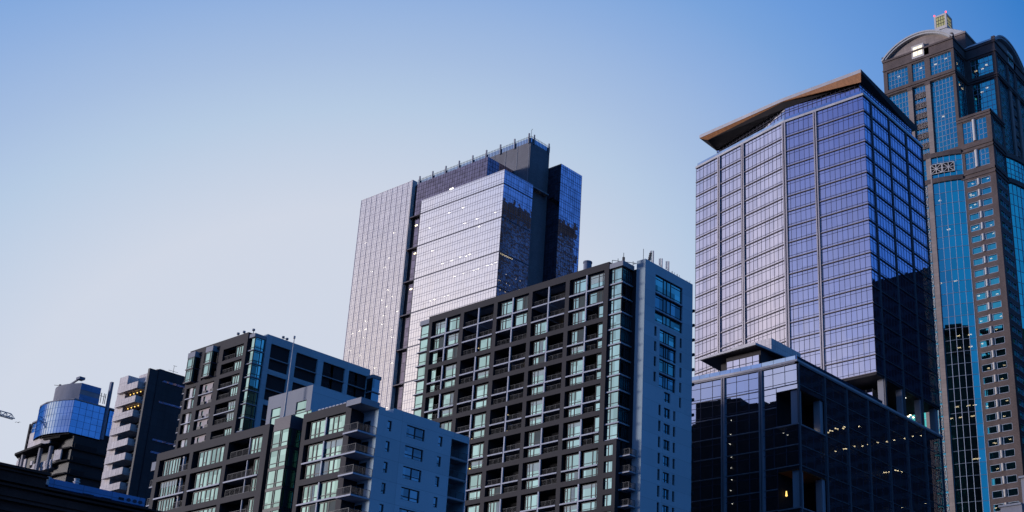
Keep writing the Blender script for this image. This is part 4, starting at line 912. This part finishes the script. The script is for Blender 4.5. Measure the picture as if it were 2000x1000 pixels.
MB().bb(-155.75, -152.05, BY - .05, 111.4, 53.9, 55.8, 'ledge_plum').build('bay_roof', T6)
for k in range(7):
    zt, zb = 53.9 - 2.97 * k, 53.9 - 2.97 * (k + 1) + .35
    w = MB(); w.quad(bf, -155.75, -152.1, zb, zt, 0, 'glass_home')
    sash(w, bf, -155.75, -152.1, zb, zt, 0, (.47, .57), [(0, 1, .25)], w=.06); w.build('window', T6)
    w = MB(); w.quad(br, BY, 111.4, zb, zt, 0, 'glass_cyan'); w.box(br, BY + .5, BY + 1.1, zb, zt, 0, .08, 'sash_dark'); sash(w, br, BY, 111.4, zb, zt, 0, (.55,), [], w=.06); w.build('window', T6)
    MB().bb(-155.8, -152.05, BY - .06, 111.4, zb - .35, zb, 'sash_dark').build('bay_ledge', T6)
MB().bb(-155.6, -152.2, BY + .2, 111.4, g0(), 53.8, 'inner_dark').build('bay_core', T6)
# side wall, slab roof over the balconies
RX = FX(-136.8)
hs = [(114.25, 114.98, 53.5 - 2.97 * k - 1.5, 53.5 - 2.97 * k) for k in range(9)] + [(117.75, 121.15, 53.75 - 3.0 * k - 1.75, 53.75 - 3.0 * k) for k in range(9)] + [(123.85, 124.62, 53.55 - 3.0 * k - 1.5, 53.55 - 3.0 * k) for k in range(9)]
od = [(126.35, 129.75, 53.75 - 2.97 * k - 2.7, 53.75 - 2.97 * k) for k in range(7)]
w = MB(); w.wall(RX, 112.45, 129.9, g0(), 54.8, hs + od, 'render_blue_grey', .25); w.wall(RX, 115.1, 123.8, 54.8, 55.5, [], 'render_blue_grey'); w.bb(-139.5, -136.85, 115.15, 123.75, 54.8, 55.45, 'render_blue_grey')
w.quad(FY(112.45), -139.8, -136.8, g0(), 54.8, 0, 'render_blue_grey'); w.bb(-141, -136.85, 112.5, 129.85, 54.5, 54.78, 'render_blue_grey'); w.quad(Face((0, 129.9), (-1, 0), (0, 1)), 136.8, 141, g0(), 54.8, 0, 'render_blue_grey'); w.build('side_wall', T6)
MB().bb(-140.5, -139.6, 113, 126, g0(), 54.4, 'inner_dark').build('core', T6)
for q in hs: window(T6, RX, *q, -.24, style=2 if q[1] - q[0] > 2 else 6, g='glass_home_dim')
for q in od: bal = MB().bb(-139.3, -136.7, 126.4, 129.8, q[2] - .2, q[2], 'render_grey').build('balcony', T6); railing(bal, RX, 126.4, 129.7, q[2], -.05); MB().box(FX(-139.2), 127.2, 128.6, q[2], q[3] - .3, 0, .1, 'glass_home_dim').build('balcony_door', T6)
MB().prism([(-139.8, 109.2), (-136.75, 109.2), (-136.75, 112.5), (-139.8, 112.5)], 54.7, 55.55, 'render_grey').build('slab_roof', T6)
for k in range(8):
    zb = 50.9 - 2.97 * k; bal = MB().bb(-139.83, -136.8, 109.15, 112.44, zb - .22, zb, 'slab_white').build('balcony', T6)
    railing(bal, FY(109.2), -139.8, -136.9, zb, 0); railing(bal, FX(-136.85), 109.2, 112.4, zb, 0)
    MB().box(FY(112.4), -139.6, -138.2, zb, zb + 2.3, 0, .05, 'glass_home_dim').build('balcony_door', T6)
w = MB()
for k in range(12): u = -147.6 + .78 * k; w.bb(u, u + .55, 110.5, 110.75, 55.75, 56.05, 'slab_white')
w.build('roof_grilles', T6)
solo(.9, -155, 111, 55.8)
w = MB(); w.cyl(-155.3, 110.5, 55.8, 68.6, .16, 'stone_pale', 10, .06); w.cyl(-155.3, 110.5, 55.8, 56.4, .3, 'slab_white', 10); w.cyl(-155.3, 110.5, 68.6, 69.0, .16, 'stone_pale', 10)
tag(w.build('flagpole'), 'slender pale flagpole without a flag on the glass stair bay', 'flagpole')

# ================================================================== 7  flats with pale concrete balconies
T7 = thing('balcony_tower', -238, 136, 'slim pale concrete apartment tower with stacked solid-parapet balconies and black side wall', 'apartment tower', 1.2015)
F = FY(133.12)
w = MB(); w.quad(F, -243.3, -240.3, g0(), 86.35, 0, 'concrete_pale'); w.quad(Face((-243.3, 0), (0, -1), (-1, 0)), -150, -133.12, g0(), 86.35, 0, 'concrete_pale'); w.quad(FX(-240.3), 133.12, 135.5, g0(), 86.35, 0, 'concrete_pale')
w.bb(-243.2, -233, 135.5, 150, g0(), 84.8, 'inner_dark'); w.box(FY(135.4), -240.3, -233.0, 84.4, 86.9, -1, 0, 'concrete_pale'); w.bb(-243.2, -240.4, 133.3, 150, 85.8, 86.2, 'concrete'); w.build('wall', T7)
w = MB(); w.bb(-233.2, -232.6, 133.0, 134.7, g0(), 86.3, 'dark_clad'); w.bb(-233.4, -232.75, 134.7, 140.6, g0(), 86.6, 'dark_clad'); w.bb(-233.4, -232.6, 135.0, 150, g0(), 86.7, 'dark_clad')
for zz in (84.2, 79.8, 72, 69.5): w.bb(-232.6, -232.5, 136, 148, zz, zz + .4, 'glass_plum')
w.build('side_wall', T7)
for k in range(22):
    z0 = 82.6 - 2.95 * k
    w = MB(); fc = FY(132.3)
    w.bb(-242.0, -234.9, 132.3, 135.5, z0 - .15, z0 + .1, 'concrete_pale')
    for i in range(6): u = -241.95 + 1.175 * i; w.box(fc, u, u + 1.13, z0 + .1, z0 + 1.25, -.15, 0, 'concrete_pale')
    w.bb(-235.0, -234.86, 132.3, 134.4, z0 + .1, z0 + 1.2, 'concrete_pale'); w.bb(-234.85, -233.3, 133.6, 135.4, z0 + .3, z0 + .5, 'concrete_pale'); bal = w.build('balcony', T7)
    railing(bal, FY(133.6), -234.8, -233.3, z0 + .5, 0, .8)
    MB().box(FY(135.45), -239.5, -235.5, z0 + .2, z0 + 2.3, 0, .05, 'glass_home_dim').build('balcony_door', T7)
    if k in (1, 2):
        for u in (-239.2, -238, -236.8, -235.6): MB().cyl(u, 133.6, z0 + 2.55 - .2, z0 + 2.7 - .2, .1, 'amber_light', 8).build('ceiling_light', T7)
solo(1.2015, -233, 138, 86.7)
w = MB(); w.bar((-233, 138.3, 86.6), (-233, 138.3, 88.4), .06, 'rail'); w.bar((-233, 137.2, 87.2), (-233, 139.4, 87.2), .05, 'rail'); w.bar((-233, 138.1, 88.4), (-233, 138.9, 88.4), .05, 'rail')
tag(w.build('antenna'), 'thin aerial on the roof of the balcony tower with black side wall', 'antenna')

# ================================================================== 8  round-fronted blue glass penthouse over dark terraces
T8 = thing('curved_glass_building', -303, 155, 'building with rounded blue glass top storeys over dark concrete terraces', 'apartment building', 1.303)
gp = [(-293.7, 150.5), (-297.6, 148.9), (-301.8, 148.3), (-305.8, 148.9), (-309.5, 150.7), (-311.6, 153.4), (-312, 159)]
gp = gp[::-1]
def smooth(P, k=5):
    out = []
    for i in range(len(P) - 1):
        p0 = P[max(0, i - 1)]; p1 = P[i]; p2 = P[i + 1]; p3 = P[min(len(P) - 1, i + 2)]
        for j in range(k):
            t_ = j / k; out.append(tuple(.5 * (2 * p1[a] + (p2[a] - p0[a]) * t_ + (2 * p0[a] - 5 * p1[a] + 4 * p2[a] - p3[a]) * t_ ** 2 + (3 * p1[a] - p0[a] - 3 * p2[a] + p3[a]) * t_ ** 3) for a in (0, 1)))
    return out + [P[-1]]
def curtain(pts, z0, z1, g, nm, par, hz, du=1.6, m='mullion_pale', th=.1):
    w = MB()
    for p, q in zip(pts, pts[1:]):
        fc, l = FS(p, q); w.quad(fc, 0, l, z0, z1, 0, g); n = max(1, round(l / du))
        for i in range(n + 1): w.box(fc, l * i / n - th / 2, l * i / n + th / 2, z0, z1, 0, .06, m)
        zz = z1
        while zz > z0 + .2: w.box(fc, 0, l, zz - th, zz, 0, .06, m); zz -= hz
    return w.build(nm, par)
curtain(smooth(gp), 87.9, 95.9, 'glass_round', 'curved_glazing', T8, 1.6, m='glass_round_side', th=.05)
curtain([(-293.7, 150.5), (-293.7, 158.7)], 87.9, 95.9, 'glass_round_side', 'side_glazing', T8, 1.6, m='blue_clad', th=.04)
curtain([(-294.2, 159.1), (-294.2, 162.0)], 89.4, 96.0, 'glass_round_side', 'side_glazing', T8, 1.6, m='blue_clad', th=.04)
w = MB(); w.prism([(-294, 158.5), (-294, 150.9), (-301.8, 148.7), (-309, 150.9), (-311.5, 154), (-311.5, 162), (-294.5, 162)], 87.6, 95.9, 'inner_dark'); w.build('core', T8)
w = MB(); w.prism([(-293.5, 158.8), (-293.5, 150.3), (-297.6, 148.7), (-301.8, 148.1), (-305.8, 148.7), (-309.7, 150.5), (-311.8, 153.3), (-312.2, 162), (-293.5, 162)], 95.9, 96.2, 'concrete'); w.build('roof_edge', T8)
w = MB(); up = [(-294.0, 156.6)] + smooth([(-294.0, 151.6), (-297.5, 150.1), (-301.0, 149.7), (-304, 150.6), (-306.2, 152.6), (-306.8, 156.6)]); w.prism(up, 96.2, 100.5, 'concrete'); w.box(FX(-293.97), 151.6, 156.6, 98.9, 100.5, 0, .02, 'blue_clad'); w.box(FX(-293.97), 151.6, 156.6, 96.2, 97.7, 0, .02, 'blue_clad'); w.build('plant_storey', T8)
w = MB(); w.bb(-294.1, -293.3, 158.5, 159.1, 88, 102.6, 'blue_panel'); w.build('fin_wall', T8)
w = MB(); w.bar((-299, 151, 100.5), (-295.2, 151.6, 101.9), .35, 'concrete'); w.bb(-295.9, -294.3, 151, 152.4, 101.5, 102.1, 'blue_panel'); w.bar((-301.5, 150.3, 100.9), (-304, 150.2, 101.5), .12, 'rail'); w.bar((-301.5, 150.3, 100.4), (-301.5, 150.3, 101.2), .4, 'rail'); w.build('window_cleaning_crane', T8)
w = MB()
for y in (157.2, 157.9, 158.3): w.bar((-294.5, y, 97), (-294.5, y, 99.6), .12, 'rail')
w.bar((-294.5, 156.8, 98.8), (-294.5, 158.4, 98.8), .08, 'rail'); w.build('roof_rail', T8)
# lower wing with glass and pale concrete
curtain([(-314.6, 156.0), (-313.4, 151.4), (-310.4, 150.2), (-303.6, 149.6)], 90.2, 92.9, 'glass_round', 'lower_glazing', T8, 1.4)
w = MB(); w.prism([(-314.4, 157), (-313.2, 151.6), (-310.3, 150.4), (-303.6, 149.8), (-300.3, 150.3), (-300.3, 157)], 86.3, 90.2, 'inner_dark')
w.prism([(-314.3, 157), (-313.2, 151.7), (-310.3, 150.5), (-303.7, 149.9), (-303.6, 157)], 90.2, 92.8, 'inner_dark')
for p, q in (((-310.6, 150.1), (-303.5, 149.5)), ((-303.5, 149.5), (-300.3, 150.0))): fc, l = FS(p, q); w.box(fc, 0, l, 86.2, 90.2, -.2, .1, 'concrete_pale')
w.prism([(-314.8, 157), (-313.5, 151.2), (-310.4, 149.9), (-303.4, 149.3), (-303.2, 157)], 92.8, 93.15, 'concrete'); w.bb(-313.6, -312.9, 150.8, 151.5, 86.3, 93.4, 'inner_dark'); w.build('lower_storey', T8)
curtain([(-315.6, 156.0), (-314.6, 151.6), (-313.6, 151.0)], 86.6, 92.4, 'glass_round', 'lower_glazing', T8, 1.5)
w = MB(); w.prism([(-318.8, 152.2), (-316.2, 150.0), (-302.2, 149.0), (-302.2, 158), (-318.8, 158)], 85.75, 86.25, 'concrete_dark'); w.prism([(-302.2, 149.2), (-296.6, 150.2), (-296.6, 158), (-302.2, 158)], 87.0, 87.5, 'concrete_dark'); w.build('terrace_slab', T8)
for p in ((-317.6, 151.9), (-314.0, 150.8), (-304.6, 150.0), (-301.0, 150.6)): MB().bb(p[0] - .35, p[0] + .35, p[1], p[1] + .7, 80, 85.75, 'concrete').build('column', T8)
w = MB(); w.bb(-316, -294.2, 153.2, 163, g0(), 87.8, 'black_metal'); w.bb(-300.2, -294.0, 152.2, 163, g0(), 87.8, 'black_metal'); w.build('lower_wall', T8)
for k in range(9): MB().prism([(-302.0, 151.4), (-296.6, 150.9), (-293.4, 151.4), (-293.4, 163), (-302.0, 163)], 84.2 - 3.1 * k, 84.55 - 3.1 * k, 'concrete_dark').build('floor_slab', T8)
for k in range(8): MB().box(FX(-293.4), 152.5, 158 - (k % 3), 84.6 - 3.1 * k, 85.5 - 3.1 * k, -.15, 0, 'concrete_dark').build('balcony_parapet', T8)
for a, b, c, d in ((-312.2, -308.2, 80.2, 81.6), (-308.2, -299.8, 80.2, 82.4), (-309.8, -308.8, 82.4, 83.4), (-299.3, -296.2, 81.8, 84.4), (-316.5, -315.5, 80.4, 84.6), (-313, -312, 81, 84.4)):
    w = MB(); w.box(FY(151.0), a, b, c, d, -.3, 0, 'concrete_pale')
    if b - a > 8:
        for i in range(7): w.box(FY(151.0), -308 + 1.2 * i, -307.1 + 1.2 * i, 81, 82.3, 0, .12, 'concrete_pale')
    w.build('parapet', T8)
for q in ((-299.5, -298.5, 150.9, 152, 87.5, 88.6), (-300.5, -296.8, 150.3, 150.6, 87.5, 88.2), (-294.0, -293.8, 157.0, 158.6, 87.9, 89.2)): MB().bb(*q, 'concrete_pale').build('parapet', T8)

# ================================================================== 9, 10  near roofs at the bottom left
T9 = thing('cornice_building', -84, 38, 'near black-brown building with moulded cornices filling the bottom left corner', 'building')
w = MB(); X = -80.34
w.bb(-100, X, 20, 40.4, GZ, 21.08, 'near_brown'); w.bb(-100, X + .02, 20, 60, GZ, 19.7, 'near_brown'); w.build('wall', T9)
for zz, d, hh, y1 in ((20.95, .28, .16, 40.5), (20.75, .14, .12, 40.45), (20.05, .35, .12, 60), (19.8, .22, .14, 60), (19.2, .12, .1, 60), (18.9, .3, .12, 60), (18.3, .15, .2, 60)):
    MB().box(FX(X), 20, y1, zz, zz + hh, -.5, d, 'near_brown').build('cornice', T9)
T10 = thing('rooftop_shed', -84, 44, 'low blue metal-clad roof structure with square and round vents above the dark cornice', 'roof structure', z=19.7)
w = MB(); w.bb(-84.5, -81.5, 41.14, 47.9, 20.62, 21.16, 'blue_clad'); w.bb(-84.5, -81.9, 42.1, 48.6, 19.7, 20.62, 'blue_clad'); w.bb(-84.5, -81.45, 41.0, 41.14, 20.7, 21.22, 'concrete_pale'); w.build('cladding', T10)
for y0, y1, z0, z1 in ((43.5, 44.25, 20.58, 20.66), (44.75, 45.5, 20.58, 20.66), (45.98, 46.36, 20.72, 20.9)): MB().box(FX(-81.5), y0, y1, z0, z1, -.02, .015, 'inner_dark').build('vent', T10)
for y in (46.7, 47.15, 47.56):
    w = MB(); n = 14; P = FX(-81.5).p; w.add([P(y + .15 * math.cos(6.283 * i / n), .02, 20.83 + .12 * math.sin(6.283 * i / n)) for i in range(n)] + [P(y + .15 * math.cos(6.283 * i / n), -.02, 20.83 + .12 * math.sin(6.283 * i / n)) for i in range(n)], [tuple(range(n))] + [(i, (i + 1) % n, n + (i + 1) % n, n + i) for i in range(n)], 'mullion_navy'); w.build('round_vent', T10)
solo(1, -81.8, 43.1, 21.16)
w = MB(); w.cyl(-81.8, 43.1, 21.14, 21.3, .16, 'concrete_pale', 14); w.cyl(-81.8, 43.1, 21.3, 21.36, .22, 'concrete_pale', 14); w.cyl(-81.8, 43.1, 21.36, 21.5, .15, 'roof_metal', 14); w.cyl(-81.8, 43.1, 21.5, 21.55, .19, 'roof_metal', 14)
tag(w.build('roof_ventilator'), 'small pale capped ventilator on top of the blue metal roof structure', 'roof ventilator')
solo(1, -82, 41.2, 21.16)
w = MB(); w.bb(-82.4, -81.9, 41.15, 41.5, 21.14, 21.3, 'concrete_pale'); w.cyl(-82.1, 41.3, 21.3, 21.36, .12, 'concrete_pale', 10)
tag(w.build('roof_box'), 'small pale box at the left end of the blue metal roof structure', 'roof box')

# ================================================================== 11  crane jib, gull, roof at the far right
T11 = thing('tower_crane', -434.7, 155, 'white lattice jib of a tower crane reaching in from the left edge of the sky', 'crane')
w = MB(); A = Vector((-434.7, 203.5, 129.9)); dA = Vector((0, -1, .03)).normalized(); side = dA.cross(Vector((0, 0, 1))).normalized(); upv = Vector((0, 0, 1))
Lj = 48; n = 24; P_ = [A + dA * (Lj * i / n) for i in range(n + 1)]
for s1 in (-.7, .7): w.bar(A + side * s1, A + dA * Lj + side * s1, .3, 'stone_pale')
w.bar(A + upv * 1.5 + dA * 1.2, A + dA * Lj + upv * 1.5, .28, 'stone_pale')
for i in range(n):
    t0, t1 = P_[i], P_[i + 1]; tm = (t0 + t1) / 2 + upv * 1.5
    for s1 in (-.7, .7): w.bar(t0 + side * s1, tm, .16, 'stone_pale'); w.bar(tm, t1 + side * s1, .16, 'stone_pale')
w.build('jib', T11)
w = MB(); c = A + dA * Lj
for s1 in (-1, 1):
    for s2 in (-1, 1): w.bar((c.x + s1, c.y + s2, GZ), (c.x + s1, c.y + s2, c.z + 6), .3, 'stone_pale')
zz = GZ
while zz < c.z: w.bar((c.x - 1, c.y - 1, zz), (c.x + 1, c.y - 1, zz + 3), .15, 'stone_pale'); w.bar((c.x + 1, c.y + 1, zz), (c.x - 1, c.y + 1, zz + 3), .15, 'stone_pale'); w.bar((c.x - 1, c.y + 1, zz), (c.x - 1, c.y - 1, zz + 3), .15, 'stone_pale'); w.bar((c.x + 1, c.y - 1, zz), (c.x + 1, c.y + 1, zz + 3), .15, 'stone_pale'); zz += 3
w.build('mast', T11)
bx, by, bz = -361.7, 170.7, 107.4
solo(1, bx, by, bz)
w = MB(); rr = Vector((.82, .57, 0)); f_ = Vector((-.57, .82, 0)); c = Vector((bx, by, bz))
for sg in (-1, 1):
    a = c + rr * .05 * sg; b = c + rr * .45 * sg + Vector((0, 0, .16)); d = c + rr * .95 * sg + Vector((0, 0, -.02))
    for (p, q, w0, w1) in ((a, b, .16, .14), (b, d, .14, .02)):
        w.add([tuple(p + f_ * w0), tuple(p - f_ * w0), tuple(q - f_ * w1), tuple(q + f_ * w1), tuple(p + f_ * w0 + Vector((0, 0, .03))), tuple(p - f_ * w0 + Vector((0, 0, .03))), tuple(q - f_ * w1 + Vector((0, 0, .02))), tuple(q + f_ * w1 + Vector((0, 0, .02)))],
              [(0, 1, 2, 3), (7, 6, 5, 4), (0, 4, 5, 1), (1, 5, 6, 2), (2, 6, 7, 3), (3, 7, 4, 0)], 'bird_grey')
n = 8; prof = [(-.32, .01), (-.22, .06), (-.05, .09), (.12, .08), (.22, .05), (.3, .055), (.36, .03), (.42, .005)]
vs = []
for t_, r_ in prof:
    for i in range(n): vs.append(tuple(c + f_ * t_ + rr * (r_ * math.cos(6.283 * i / n)) + Vector((0, 0, r_ * math.sin(6.283 * i / n)))))
fs = [(k * n + i, k * n + (i + 1) % n, (k + 1) * n + (i + 1) % n, (k + 1) * n + i) for k in range(len(prof) - 1) for i in range(n)]
w.add(vs, fs, 'bird_grey'); tag(w.build('gull'), 'small gull gliding with spread wings in the sky under the crane jib', 'bird')
T12 = thing('corner_roof_building', -75, 200, 'plain grey roof parapet just showing in the bottom right corner', 'building')
w = MB(); w.bb(-59.3, -40, 150, 175, GZ, 41.1, 'concrete'); w.bb(-62.1, -59.3, 149.5, 175, GZ, 37.7, 'concrete'); w.build('wall', T12)
w = MB(); w.bb(-59.5, -40, 149.7, 175, 41.1, 41.35, 'render_grey'); w.bb(-62.3, -59.32, 149.3, 175, 37.7, 37.95, 'render_grey'); w.build('coping', T12)

# ================================================================== unseen blocks, added and sized to put dark reflections in the glass
def reflection_block(x0, x1, y0, y1, hts, label, g='sash_dark', hgt=1.8):
    t = thing('unseen_block', (x0 + x1) / 2, (y0 + y1) / 2, label, 'office tower')
    w = MB(); n = len(hts)
    for i, h in enumerate(hts):
        a = x0 + (x1 - x0) * i / n; b = x0 + (x1 - x0) * (i + 1) / n; w.bb(a, b, y0, y1, GZ, h, 'inner_dark')
    w.build('wall', t)
    w = MB(); zz = 6
    while zz < min(hts) - 3:
        w.box(FY(y0), x0 + 2, x1 - 2, zz, zz + hgt, 0, .06, g); w.box(Face((x0, 0), (0, -1), (-1, 0)), -y1 + 2, -y0 - 2, zz, zz + hgt, 0, .06, g); zz += 4
    w.build('window_strips', t)
reflection_block(-110, -20, 330, 385, (160, 164, 161), 'unseen dark slab added on the right, mirrored in the violet tower side')
reflection_block(-172, -60, 520, 580, (376, 384, 368), 'unseen very tall dark tower added on the right, mirrored in the white tower side', 'strip_blue', 2.3)
reflection_block(-185, -140.5, 172, 190, (81, 86, 91, 89), 'unseen block added behind the brown framed apartment tower, mirrored in the podium glass')
